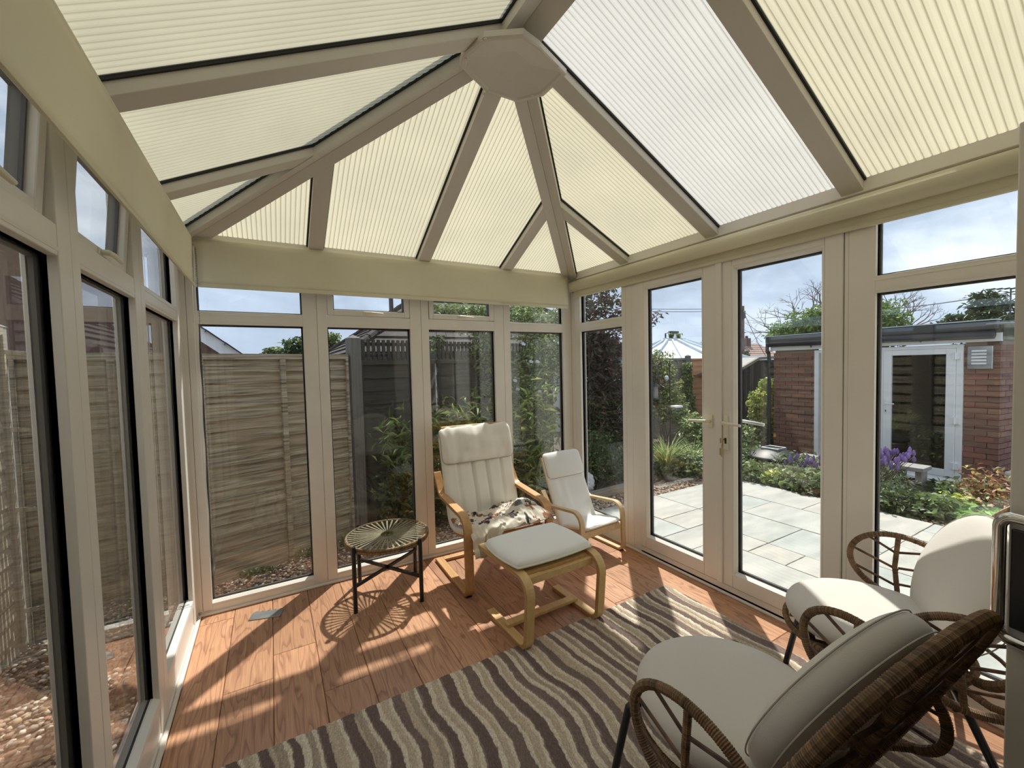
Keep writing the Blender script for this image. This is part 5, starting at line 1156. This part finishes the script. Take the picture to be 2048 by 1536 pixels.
# bird feeding station
def feeder():
    y = 4.9; b0 = Bp(1341, 900, y); tp = Bp(1338, 722, y); z0 = gz(b0.x, y); t = empty('bird_feeding_station', (b0.x, y, z0), label='tall thin black bird feeding pole with double hook behind the strap-leaved clump', cat='feeding pole')
    h = tp.z - z0; MB().tube([(0, 0, 0), (0, 0, h)], .009, 8).build('pole', BLACKM, t)
    for s_ in (-1, 1): MB().tube(curve_pts([(0, 0, h - .12), (s_ * .06, 0, h - .02), (s_ * .14, 0, h + .01), (s_ * .21, 0, h - .05), (s_ * .22, 0, h - .14)], 5), .006, 6).build('hook', BLACKM, t)
    c = Bp(1311, 783, y); f = empty('bird_feeder', (c.x, y, c.z), label='hanging seed feeder with green roof left of the feeding pole', cat='bird feeder')
    MB().lathe([(.045, -.11), (.045, .09)], n=12).build('seed_tube', CREAMSTONE, f); MB().lathe([(.075, .09), (.07, .10), (.02, .14), (.005, .15)], n=12).build('lid', GREENP, f); MB().lathe([(.11, -.135), (.115, -.115), (.115, -.11)], n=16).build('tray', GREENP, f); MB().tube([(0, 0, .14), (0, 0, .30)], .004, 5).build('hanger', BLACKM, f)
    c = Bp(1352, 813, y); f = empty('feeding_tray', (c.x, y, c.z), label='small white feeding tray fixed on the feeding pole', cat='tray')
    MB().box((-.10, -.07, -.02), (.10, .07, .015)).build('tray', WHITE, f, bev=.006)
    c = Bp(1333, 757, y); f = empty('hanging_ornament', (c.x, y, c.z), label='small pale green hanging ornament beside the feeding pole', cat='ornament'); MB().lathe([(.004, -.05), (.04, -.01), (.035, .03), (.004, .06)], n=10).build('body', CURTAIN, f); MB().tube([(0, 0, .06), (0, 0, .25)], .003, 5).build('hanger', BLACKM, f)
feeder()

# compost bin, water butt, tray, stone slabs
def bins():
    x, y = 7.25, 3.47; z0 = gz(x, y); zr_ = P(1560, 911, 1, y).z; zt = P(1560, 884, 1, y).z + .02
    t = empty('compost_bin', (x, y, z0), label='round black compost bin with a domed lid in front of the brick wall', cat='compost bin'); h = zr_ - z0
    MB().lathe([(.40, 0), (.39, .02), (.345, h - .03), (.36, h - .02), (.36, h)], n=36).build('body', GLOSSB, t, smooth=False)
    MB().lathe([(.375, h), (.38, h + .02), (.35, h + .04), (.24, h + .10), (.12, h + .135), (.01, h + .145)], n=36).build('lid', GLOSSB, t, smooth=True)
    MB().box((-.10, -.13, h + .10), (.10, -.10, h + .158)).box((-.10, .10, h + .10), (.10, .13, h + .158)).box((-.13, -.13, h + .09), (-.10, .13, h + .158)).box((.10, -.13, h + .09), (.13, .13, h + .158)).build('hatch_frame', mat('grey_bin_hatch', (.25, .27, .29), .3), t, bev=.006)
    x, y = 7.9, 4.32; z0 = gz(x, y); t = empty('water_butt', (x, y, z0), label='dark green open tub with a pale rim left of the compost bin', cat='tub'); h = P(1510, 892, 1, y).z - z0
    MB().lathe([(.22, 0), (.27, h - .02), (.285, h), (.255, h), (.20, .05)], n=28).build('tub', GREENP, t); MB().tube([(.28 * cos(a), .28 * sin(a), h) for a in np.linspace(0, 2 * pi, 33)[:-1]], .010, 6, True).build('rim', CURTAIN, t)
    c = P(1528, 932, 2, -.12); o = MB().box((-.12, -.09, 0), (.12, .09, .07)).build('white_tray', WHITE, None, bev=.01); o.location = (c.x, c.y, gz(c.x, c.y) + .0); o.rotation_euler = (0, 0, .5); tag(o, 'small white plastic tray lying in the bed', 'tray')
    for (px, py, x, lab) in ((1622, 911, 7.75, 'pale stone slab table at the foot of the outbuilding wall'), (1822, 930, 7.55, 'pale stone slab bench beside the lavender')):
        c = P(px, py, 0, x); z0 = gz(c.x, c.y); t = empty('stone_bench', (c.x, c.y, z0), label=lab, cat='stone bench'); h = c.z - z0
        MB().box((-.14, -.16, h - .05), (.14, .16, h)).build('top', CREAMSTONE, t, bev=.006)
        for s_ in (-1, 1): MB().box((-.10, s_ * .10 - .03, 0), (.10, s_ * .10 + .03, h - .05)).build('foot', CONCRETE, t)
bins()

# ================================================================= BRICK OUTBUILDING
def outbuilding():
    A_ = (8.896, 4.35); B_ = (8.596, 1.375); u = Vector((B_[0] - A_[0], B_[1] - A_[1])); Lw = u.length; z0 = -.34
    t = empty('outbuilding', (A_[0], A_[1], 0), atan2(u.y, u.x), label='flat-roofed red brick outbuilding with white door beyond the patio', cat='outbuilding')
    # local: x along the front from its left end, y into the building
    ft = 1.69; dp = 2.6
    bw = []
    MB().box((.02, .02, z0), (.74, .12, ft)).box((2.66, .02, z0), (Lw - .02, .12, ft)).box((Lw - .13, .02, z0), (Lw - .02, dp, ft)).build('mortar_core', MORTAR, t)
    bl, bh, bt, jt = .222, .066, .05, .010
    def brick(l): 
        key = ('brick', round(l, 3))
        if key not in BOARD:
            e = .002; BOARD[key] = MB().add([(0, 0, 0), (l, 0, 0), (l, bt, 0), (0, bt, 0), (0, 0, bh), (l, 0, bh), (l, bt, bh), (0, bt, bh)], [(0, 3, 2, 1), (4, 5, 6, 7), (0, 1, 5, 4), (1, 2, 6, 5), (2, 3, 7, 6), (3, 0, 4, 7)]).mesh('brick')
        return link('brick', BOARD[key], BRICK, t)
    rows = int((ft - z0) / (bh + jt))
    for r in range(rows):
        z = z0 + r * (bh + jt)
        for (x0, x1) in ((0, .742), (2.655, Lw)):
            x = x0 - (.116 if r % 2 else 0)
            while x < x1 - .02:
                a = max(x, x0); b_ = min(x + bl, x1)
                if b_ - a > .03: o = brick(b_ - a); o.location = (a, random.uniform(-.002, .002), z)
                x += bl + jt
        y = .06 - (.116 if r % 2 else 0)
        while y < 1.15:
            a = max(y, .0 if r % 2 else .06); b_ = y + bl
            if z > -.25 or True: o = brick(round(b_ - a, 3)); o.location = (Lw + random.uniform(-.002, .002), a, z); o.rotation_euler = (0, 0, pi / 2)
            y += bl + jt
    MB().box((Lw - .02, 1.2, z0), (Lw, dp, ft)).build('side_wall', DBRICK, t)
    MB().box((.0, .12, z0), (.02, dp, ft)).box((0, dp - .02, z0), (Lw, dp, ft)).build('rear_wall', DBRICK, t)
    # doors
    def bdoor(x0, x1, zb, zt, glass, label):
        d = MB().box((x0, -.02, zb), (x0 + .07, .06, zt)).box((x1 - .07, -.02, zb), (x1, .06, zt)).box((x0 + .07, -.02, zt - .05), (x1 - .07, .06, zt)).box((x0 + .07, -.02, zb), (x1 - .07, .06, zb + .05)).build('door_frame', WHITE, t, bev=.004)
        lx0, lx1, lz0, lz1 = x0 + .072, x1 - .072, zb + .052, zt - .052; sw = .10
        lf = MB().box((lx0, -.03, lz0), (lx0 + sw, .03, lz1)).box((lx1 - sw, -.03, lz0), (lx1, .03, lz1)).box((lx0 + sw, -.03, lz0), (lx1 - sw, .03, lz0 + sw)).box((lx0 + sw, -.03, lz1 - .08), (lx1 - sw, .03, lz1)).build('white_door', WHITE, t, bev=.006)
        MB().box((lx0 + sw, -.0, lz0 + sw), (lx1 - sw, .012, lz1 - .08)).build('glass_panel', GLASSD, lf)
        for z in (zt - .16, (zt + zb) / 2 - .1, zb + .22): MB().box((lx1 - .03, -.045, z - .045), (lx1 + .045, -.02, z + .045)).tube([(lx1 + .0, -.045, z - .05), (lx1 + .0, -.045, z + .05)], .010, 6).build('hinge', WHITE, lf)
        MB().box((lx0 + .02, -.04, .79 - .16), (lx0 + .055, -.03, .79 + .07)).tube([(lx0 + .04, -.04, .79), (lx0 + .04, -.08, .79), (lx0 + .16, -.085, .79)], .010, 6).build('handle', WHITE, lf)
        MB().box((lx0 + .032, -.043, .66), (lx0 + .044, -.038, .69)).build('keyhole', BLACKR, lf)
        MB().box((x0 - .01, -.06, zb - .04), (x1 + .01, .05, zb)).build('door_sill', WHITE, t, bev=.004)
    bdoor(1.69, 2.65, -.255, 1.655, True, '')
    bdoor(.745, 1.69, -.255, 1.655, True, '')
    # inside: floor, back, curtain
    MB().box((.1, .12, z0), (Lw - .1, dp - .1, z0 + .06)).build('inside_floor', DARKIN, t); MB().box((.02, dp - .14, z0), (Lw - .12, dp - .1, ft)).build('inside_wall', DARKIN, t)
    cu_ = MB(); 
    for k in range(7): cu_.tube([(2.28 + k * .028, .16, .35 + .0 * k), (2.26 + k * .028 - .02, .16, 1.55)], .018, 6)
    cu_.build('curtain', CURTAIN, t)
    # fascia, roof edge and gutter
    MB().box((-.04, -.045, ft - .015), (Lw + .02, -.005, ft + .095)).build('fascia', WHITE, t, bev=.004)
    MB().box((-.05, -.02, ft + .04), (Lw + .03, dp + .05, ft + .16)).build('roof_deck', MOSSY, t)
    q = MB(); q.tube([(-.06, -.10, ft + .12), (Lw - .03, -.10, ft + .075)], .058, 12); q.build('gutter', LEAD, t, smooth=True)
    MB().box((-.08, -.145, ft + .135), (Lw + .0, -.02, ft + .255)).build('roof_edge', LEAD, t, bev=.02)
    MB().box((-.08, -.150, ft + .255), (Lw + .0, -.0, ft + .268)).build('edge_capping', CURTAIN, t)
    for x in (.7, 2.2): MB().box((x, -.06, ft + .02), (x + .02, -.02, ft + .07)).build('gutter_clip', LEAD, t)
    MB().box((Lw + .0, -.02, ft + .0), (Lw + .03, dp, ft + .22)).build('side_fascia', MOSSY, t)
    MB().lathe([(.13, 0), (.13, .015)], (0, 0, 0), 20).build('end_disc', CREAMSTONE, t).location = (Lw + .02, -.09, ft + .20)
    t.children[-1].rotation_euler = (0, radians(90), 0)
    MB().tube(curve_pts([(-.06, -.10, ft + .10), (-.07, -.09, ft - .02), (-.07, -.04, ft - .15), (-.07, -.035, .6), (-.07, -.035, z0 + .1)], 6), .033, 10).build('downpipe', LEAD, t, smooth=True)
    # white downpipe on the side wall
    MB().box((Lw + .012, .17, -.05), (Lw + .075, .235, ft - .05)).build('white_downpipe', WHITE, t, bev=.01); MB().box((Lw + .01, .15, -.17), (Lw + .20, .255, -.04)).build('pipe_shoe', WHITE, t, bev=.01)
    # wall light
    l = MB().box((2.69, -.035, 1.315), (2.93, -.0, 1.62)).build('wall_light', STEEL, t, bev=.008)
    lm = mat('lamp_diffuser', (.80, .82, .86), .3)
    for k in range(5): MB().box((2.735, -.05, 1.375 + k * .042), (2.875, -.034, 1.40 + k * .042)).build('louvre', lm, l, bev=.004)
    # alarm box: half round cover
    MB().prism([(0, -.02)] + [(.13 * cos(a) , .13 * sin(a) + .12) for a in np.linspace(-pi / 2, pi / 2, 16)] , 0, .07).build('alarm_cover', ORANGE, t, bev=.008)
    o = t.children[-1]; o.rotation_euler = (radians(90), 0, 0); o.location = (Lw + .01, .01, 1.34)
outbuilding()

# black shed, far houses, conservatory roof, poles, trees
def shed():
    y = 5.7; xl = P(1455, 740, 1, y).x; xr = P(1556, 712, 1, y).x; zl_ = P(1455, 752, 1, y).z; zr_ = P(1510, 718, 1, y).z; xm = P(1515, 718, 1, y).x
    t = empty('garden_shed', (xl, y, -.35), label='black boarded garden shed left of the brick outbuilding', cat='shed'); n = 10
    for k in range(n):
        a = (xr - xl) * k / n; b_ = (xr - xl) * (k + 1) / n; f = min(1, (a + b_) / 2 / (xm - xl)); zt = zl_ + (zr_ - zl_) * f + .35 - .03; o = MB().box((a + .004, 0, 0), (b_ - .004, .02, zt)).build('board', BLACKW, t)
    MB().bar((-.05, -.03, zl_ + .33), (xm - xl, -.03, zr_ + .36), .05, .06).bar((xm - xl, -.03, zr_ + .36), (xr - xl, -.03, zr_ + .39), .05, .06).build('roof_trim', GREYH, t)
    MB().add([(-.05, -.05, zl_ + .36), (xm - xl, -.05, zr_ + .39), (xm - xl, 2, zr_ + .39), (-.05, 2, zl_ + .36)], [(0, 1, 2, 3)]).add([(xm - xl, -.05, zr_ + .39), (xr - xl, -.05, zr_ + .42), (xr - xl, 2, zr_ + .42), (xm - xl, 2, zr_ + .39)], [(0, 1, 2, 3)]).build('roof', LEAD, t)
shed()
def tile_face(q, a, b, c, d, n, lift=.05):
    """courses from the eaves a-b up to c(above b)-d(above a)"""
    a, b, c, d = map(Vector, (a, b, c, d)); nrm = (b - a).cross(d - a).normalized()
    if nrm.z < 0: nrm = -nrm
    for k in range(n):
        f0, f1 = k / n, (k + 1) / n + .01; p = a + (d - a) * f0; s = b + (c - b) * f0; r_ = b + (c - b) * f1; t = a + (d - a) * f1
        v = [p + nrm * lift, s + nrm * lift, r_ + nrm * .005, t + nrm * .005, p, s]; q.add(v, [(0, 1, 2, 3), (4, 5, 1, 0)])
def bungalows():
    t = empty('bungalow', (5.9, 13, 0), label='bungalow with a brown hipped tile roof behind the capped fence post', cat='house')
    ez = 1.85; ap1 = (0, -.3, 4.62); q = MB(); x0, x1, y0, y1 = -4.03, 4.0, -4, 4
    tile_face(q, (x0, y1, ez), (x0, y0, ez), ap1, ap1, 15); tile_face(q, (x0, y0, ez), (x1, y0, ez), ap1, ap1, 15); tile_face(q, (x1, y0, ez), (x1, y1, ez), ap1, ap1, 15); tile_face(q, (x1, y1, ez), (x0, y1, ez), ap1, ap1, 15)
    tag(q.build('roof_tiles', ROOFT, t), kind='stuff')
    h = MB(); 
    for cx, cy_ in ((x0, y0), (x0, y1), (x1, y0), (x1, y1)):
        for k in range(18):
            f = k / 18; g = (k + 1.15) / 18; p = Vector((cx, cy_, ez + .05)).lerp(Vector((*ap1[:2], ap1[2] + .05)), f); s = Vector((cx, cy_, ez + .05)).lerp(Vector((*ap1[:2], ap1[2] + .05)), g); h.tube([p, s], [.10, .085], 8)
    tag(h.build('hip_tile', ROOFT, t), kind='stuff')
    MB().box((x0 + .3, y0 + .3, -.4), (x1 - .3, y1 - .3, ez)).build('wall', RENDER, t); MB().box((x0 - .05, y0 - .05, ez - .12), (x1 + .05, y1 + .05, ez)).build('gutter', LEAD, t)
    c = Bp(782, 600, 11.5); MB().tube([(c.x - 5.9, -1.5, 3.0), (c.x - 5.9, -1.5, 3.75)], .06, 8).build('flue', LEAD, t)
    t = empty('bungalow', (-2.6, 8.5, 0), label='neighbouring house gable with white bargeboard above the fence in the leftmost back window', cat='house')
    a = Bp(395, 655, 8); b_ = Bp(470, 704, 8); sl_ = (a.z - b_.z) / (b_.x - a.x); ex = b_.x + .35; ez = b_.z - .35 * sl_; ax = -2.6; az = ez + (ex - ax) * sl_
    MB().add([(ex - .25 + 2.6, -.5, -.4), (ax * 2 - ex + .25 + 2.6, -.5, -.4), (ax * 2 - ex + .25 + 2.6, -.5, ez), (0, -.5, az - .1), (ex - .25 + 2.6, -.5, ez), (ex - .25 + 2.6, 6, -.4), (ex - .25 + 2.6, 6, ez)], [(0, 1, 2, 3, 4), (0, 4, 6, 5)]).build('wall', DBRICK, t)
    q = MB(); tile_face(q, (ex + 2.6, -.65, ez), (ex + 2.6, 6, ez), (0, 6, az), (0, -.65, az), 12); tile_face(q, (2 * ax - ex + 2.6, 6, ez), (2 * ax - ex + 2.6, -.65, ez), (0, -.65, az), (0, 6, az), 12); tag(q.build('roof_tiles', ROOFT, t), kind='stuff')
    MB().bar((ex + 2.62, -.56, ez - .09), (0, -.56, az - .09), .03, .17).bar((2 * ax - ex + 2.58, -.56, ez - .09), (0, -.56, az - .09), .03, .17).build('bargeboard', WHITE, t)
    # roof glimpsed at the left of the left leaf
    c = Bp(1300, 700, 11); t = empty('bungalow', (c.x, 11, 0), label='brown tiled roof corner left of the white conservatory roof', cat='house'); q = MB(); z1 = Bp(1322, 673, 11).z; z0 = Bp(1330, 706, 11).z; tile_face(q, (-4, 0, z0), (1.05, 0, z0), (.25, 2.5, z1), (-4, 2.5, z1), 8); q.build('roof_tiles', ROOFT, t); MB().box((-4, .3, -.4), (.8, 3, z0)).build('wall', RENDER, t)
bungalows()
def cons():
    y = 8.6; e = Bp(1290, 720, y - 1.5); ap = Bp(1350, 683, y); cx = ap.x; zt = ap.z; zb = Bp(1350, 722, y - 1.6).z; t = empty('conservatory_roof', (cx, y, zb), label='neighbouring conservatory with a white faceted roof above the garden fence', cat='conservatory')
    n = 8; R1 = 2.1; base = [(R1 * cos(2 * pi * (k + .5) / n), R1 * sin(2 * pi * (k + .5) / n), 0) for k in range(n)]; top = [(.55 * cos(2 * pi * (k + .5) / n), .3 * sin(2 * pi * (k + .5) / n), zt - zb) for k in range(n)]
    for k in range(n): MB().add([base[k], base[(k + 1) % n], top[(k + 1) % n], top[k]], [(0, 1, 2, 3)]).build('roof_panel', CONSW, t)
    for k in range(n):
        MB().bar(Vector(base[k]) + Vector((0, 0, .03)), Vector(top[k]) + Vector((0, 0, .03)), .07, .06).build('glazing_bar', CURTAIN, t); m0 = (Vector(base[k]) + Vector(base[(k + 1) % n])) / 2; m1 = (Vector(top[k]) + Vector(top[(k + 1) % n])) / 2; MB().bar(m0 + Vector((0, 0, .03)), m1 + Vector((0, 0, .03)), .05, .05).build('glazing_bar', CURTAIN, t)
    MB().bar((-.5, 0, zt - zb + .05), (.5, 0, zt - zb + .05), .06, .10).build('ridge', WHITE, t); MB().lathe([(.02, 0), (.05, .04), (.01, .16)], (0, 0, zt - zb + .08), 8).build('finial', WHITE, t)
    MB().lathe([(R1 - .1, -1.9), (R1 - .1, 0)], n=8).build('wall', WHITE, t)
cons()
def poles():
    y = 15; c = Bp(1486, 612, y); b_ = gz(0, 9) - .3; t = empty('telegraph_pole', (c.x, y, b_), label='wooden telegraph pole seen through the right door leaf', cat='telegraph pole'); h = c.z - b_
    MB().tube([(0, 0, 0), (0, 0, h)], [.09, .07], 10).build('pole', BARK, t); MB().box((-.18, -.1, h - .75), (.10, .1, h - .3)).build('cable_box', LEAD, t); 
    for k in range(4): MB().bar((-.3, 0, h - 1.6 - k * .5), (.3, 0, h - 1.6 - k * .5), .04).build('step_iron', WIRE, t)
    def wire(a, b2, sag, lab):
        a = Vector(a); b2 = Vector(b2); pts = [a.lerp(b2, f) - Vector((0, 0, sag * 4 * f * (1 - f))) for f in np.linspace(0, 1, 14)]; o = MB().tube([p - a for p in pts], .017, 4).build('overhead_wire', WIRE, None); o.location = a; tag(o, lab, 'wire')
    top = (c.x, y, c.z - .25)
    wire(top, P(1575, 650, 0, 16), .3, 'overhead wire running from the telegraph pole down to the right')
    wire(Bp(1255, 617, 20), Bp(1460, 617, 20), .05, 'upper of two parallel overhead wires in the left door leaf'); wire(Bp(1255, 622, 20), Bp(1460, 622, 20), .05, 'lower of two parallel overhead wires in the left door leaf')
    wire(P(1740, 622, 0, 22), P(2120, 566, 0, 22), .1, 'overhead wire crossing the sky in the right hand window')
    wire(top, (c.x + 2.3, y - 1, .5), .4, 'steep stay wire from the telegraph pole to the ground')
    c = Bp(1331, 667, 16); b_ = -.5; t = empty('street_lamp', (c.x, 16, b_), label='grey street lamp rising behind the white conservatory roof', cat='street lamp'); h = c.z - b_; MB().tube([(0, 0, 0), (0, 0, h), (.55, 0, h + .12)], .045, 6).build('column', WIRE, t); MB().box((.35, -.1, h + .04), (1.0, .1, h + .14)).build('lamp_head', LEAD, t)
    def aerial(px, py0, py1, ax_, val, lab, s=1):
        p = P(px, py0, ax_, val); q_ = P(px, py1, ax_, val); t = empty('tv_aerial', q_, label=lab, cat='aerial'); h = p.z - q_.z; MB().tube([(0, 0, 0), (0, 0, h)], .02 * s, 5).build('mast', WIRE, t); m = MB().bar((-.5 * s, .4 * s, h), (.5 * s, -.4 * s, h), .025 * s)
        for k in range(7): f = -.45 + k * .15; m.bar((f * s - .12 * s, f * -.8 * s - .15 * s, h), (f * s + .12 * s, f * -.8 * s + .15 * s, h), .016 * s)
        m.build('antenna', WIRE, t)
    aerial(2020, 577, 650, 0, 16, 'television aerial on a mast beside the conifer', .8); aerial(573, 685, 712, 1, 24, 'small television aerial above the brown fence in the leftmost back window', .7)
    aerial(583, 684, 712, 1, 25, 'second small television aerial above the brown fence', .6)
poles()
def houses():
    y = 30
    for i, (p0, p1, pr, pe, m, lab, chs) in enumerate(((1475, 1503, 693, 707, ROOFT2, 'far pinkish tiled house roof right beside the telegraph pole', (1507,)), (1500, 1560, 687, 712, ROOFT2, 'far brown tiled house roof with a row of chimneys', (1522, 1531)))):
        a = Bp(p0, pe, y + i * 2); b_ = Bp(p1, pe, y + i * 2); zr_ = Bp(p0, pr, y + i * 2).z; t = empty('far_house', (a.x, y + i * 2, -.5), label=lab, cat='house'); L_ = b_.x - a.x; q = MB(); tile_face(q, (0, 0, a.z + .5), (L_, 0, a.z + .5), (L_, 3, zr_ + .7), (0, 3, zr_ + .7), 6); q.build('roof_tiles', m, t); MB().box((.1, .1, 0), (L_ - .1, 6, a.z + .4)).build('wall', DBRICK, t)
        for px in chs: c = Bp(px, pr - 10, y + i * 2); MB().box((c.x - a.x - .35, 2.2, zr_), (c.x - a.x + .35, 3, c.z + .7)).lathe([(.12, 0), (.10, .35)], (c.x - a.x - .15, 2.6, c.z + .7), 8).lathe([(.12, 0), (.10, .35)], (c.x - a.x + .15, 2.6, c.z + .7), 8).build('chimney', DBRICK, t)
    a = Bp(1455, 722, 12); b_ = Bp(1500, 720, 12); t = empty('garage', (a.x, 12, -.4), label='low white-edged garage roof behind the black shed', cat='garage'); L_ = b_.x - a.x; MB().box((0, 0, 0), (L_ + 2.5, 3, a.z + .3)).build('wall', RENDER, t); MB().box((-.1, -.1, a.z + .3), (L_ + 2.6, 3, a.z + .55)).build('roof', WHITE, t)
houses()
# hedge, bare tree, conifer, distant trees
def far_tree(name, lab, cat, blobs, size, pal, asp=.5, base=None, trunk=.1, up=.3):
    c = blobs[0][0]; base = base or (c[0], c[1], -.5); t = plant(name, lab, cat, base, blobs, size, asp, pal, 0, up=up, shell=.3)
    MB().tube([(0, 0, 0), (c[0] - base[0], c[1] - base[1], c[2] - base[2])], [trunk, trunk * .5], 8).build('trunk', BARK, t); return t
HG = [(.085, .14, .035), (.06, .10, .025), (.13, .19, .05), (.10, .155, .04)]
far_tree('hedge', 'rounded bright green hedge top showing above the outbuilding roof', 'hedge', [bx_(1610, 665, 13.5, (.8, .9, .38), 3200), bx_(1660, 650, 13.5, (.8, 1.0, .55), 4600), bx_(1710, 645, 13.5, (.8, 1.0, .62), 4600), bx_(1750, 660, 13.5, (.8, .7, .5), 3000), bx_(1573, 668, 13.5, (.6, .45, .22), 1200)], (.07, .13), HG)
CF = [(.025, .055, .022), (.035, .07, .03), (.018, .04, .018)]
def conifer():
    t0 = P(1975, 587, 0, 17); b_ = P(1975, 665, 0, 17); t = empty('conifer', (17, t0.y, -.5), label='dark layered conifer above the outbuilding roof in the right hand window', cat='conifer'); pts = []; h = t0.z + .5; r_ = random.Random(4); q = MB()
    zb = b_.z + .5 - .6
    for k in range(70):
        f = r_.random() ** .8; z = zb + (h - zb) * f; a = r_.uniform(0, 2 * pi); L_ = 1.75 * (1 - f * .92) * r_.uniform(.7, 1.05) + .1; e = Vector((L_ * cos(a), L_ * sin(a), z + L_ * .10)); q.bar((0, 0, z - .05), e, .03)
        for _ in range(int(60 * L_) + 12): g = r_.uniform(.15, 1.05); pts.append((e.x * g + r_.gauss(0, .08), e.y * g + r_.gauss(0, .08), z + L_ * .10 * g + r_.gauss(0, .045)))
    q.build('branch', BARK, t); MB().tube([(0, 0, 0), (0, 0, h - .1)], [.14, .03], 8).build('trunk', BARK, t); V, F, C_ = leafcloud(np.array(pts), (.10, .22), .28, CF, .6); tag(link('foliage', np_mesh('foliage', V, F, C_), LEAFM, t), kind='stuff')
conifer()
def bare_tree(lab, base, targets, seed):
    t = empty('bare_tree', base, label=lab, cat='tree'); r_ = random.Random(seed); q = MB(); bs = Vector(base)
    def grow(p, d, l, w, n):
        e = p + d * l; m_ = (p + e) / 2 + Vector((r_.gauss(0, .05), r_.gauss(0, .05), r_.gauss(0, .04))) * l; q.tube([p, m_, e], [w, w * .85, w * .65], 4)
        if n == 0: return
        for _ in range(2 if r_.random() < .7 else 3):
            dd = (d + Vector((r_.gauss(0, .42), r_.gauss(0, .42), r_.gauss(.02, .30)))).normalized(); grow(e, dd, l * r_.uniform(.62, .85), w * .62, n - 1)
    for tg in targets:
        d = (Vector(tg) - bs); grow(Vector((0, 0, 0)), d.normalized(), d.length * .42, .045, 5)
    q.build('branches', TWIG, t)
bare_tree('leafless twiggy tree top above the left part of the green hedge', P(1640, 690, 0, 15), [P(1560, 620, 0, 15), P(1600, 590, 0, 15.2), P(1655, 585, 0, 14.8), P(1530, 655, 0, 15), P(1680, 600, 0, 15)], 3)
bare_tree('leafless tree with long arching twigs above the outbuilding in the right hand window', P(1765, 700, 0, 15), [P(1830, 610, 0, 15), P(1790, 600, 0, 15), P(1850, 640, 0, 14.8), P(1760, 620, 0, 15)], 8)
far_tree('distant_tree', 'small distant tree above the brown fence, nearest the aerial', 'tree', [blob(548, 706, 26, (.55, .5, .35), 500)], (.15, .3), G_MID, base=None)
far_tree('distant_tree', 'dark distant tree behind the first mullion of the back windows', 'tree', [blob(600, 700, 24, (.8, .7, .75), 1100)], (.15, .3), G_DK)
far_tree('distant_tree', 'green distant tree just left of the hipped bungalow roof', 'tree', [blob(662, 682, 24, (.5, .5, .5), 500)], (.15, .3), G_MID)
far_tree('distant_tree', 'small tree behind the white conservatory roof', 'tree', [blob(1350, 676, 18, (.45, .4, .4), 700)], (.12, .22), G_MID)
far_tree('distant_tree', 'brownish tree at the edge of the left door leaf', 'tree', [blob(1402, 695, 18, (.5, .4, .35), 600)], (.12, .22), [(.18, .15, .07), (.12, .10, .05)])
far_tree('distant_tree', 'low green trees behind the telegraph pole', 'tree', [blob(1484, 712, 24, (.8, .5, .6), 900)], (.15, .3), G_DK)
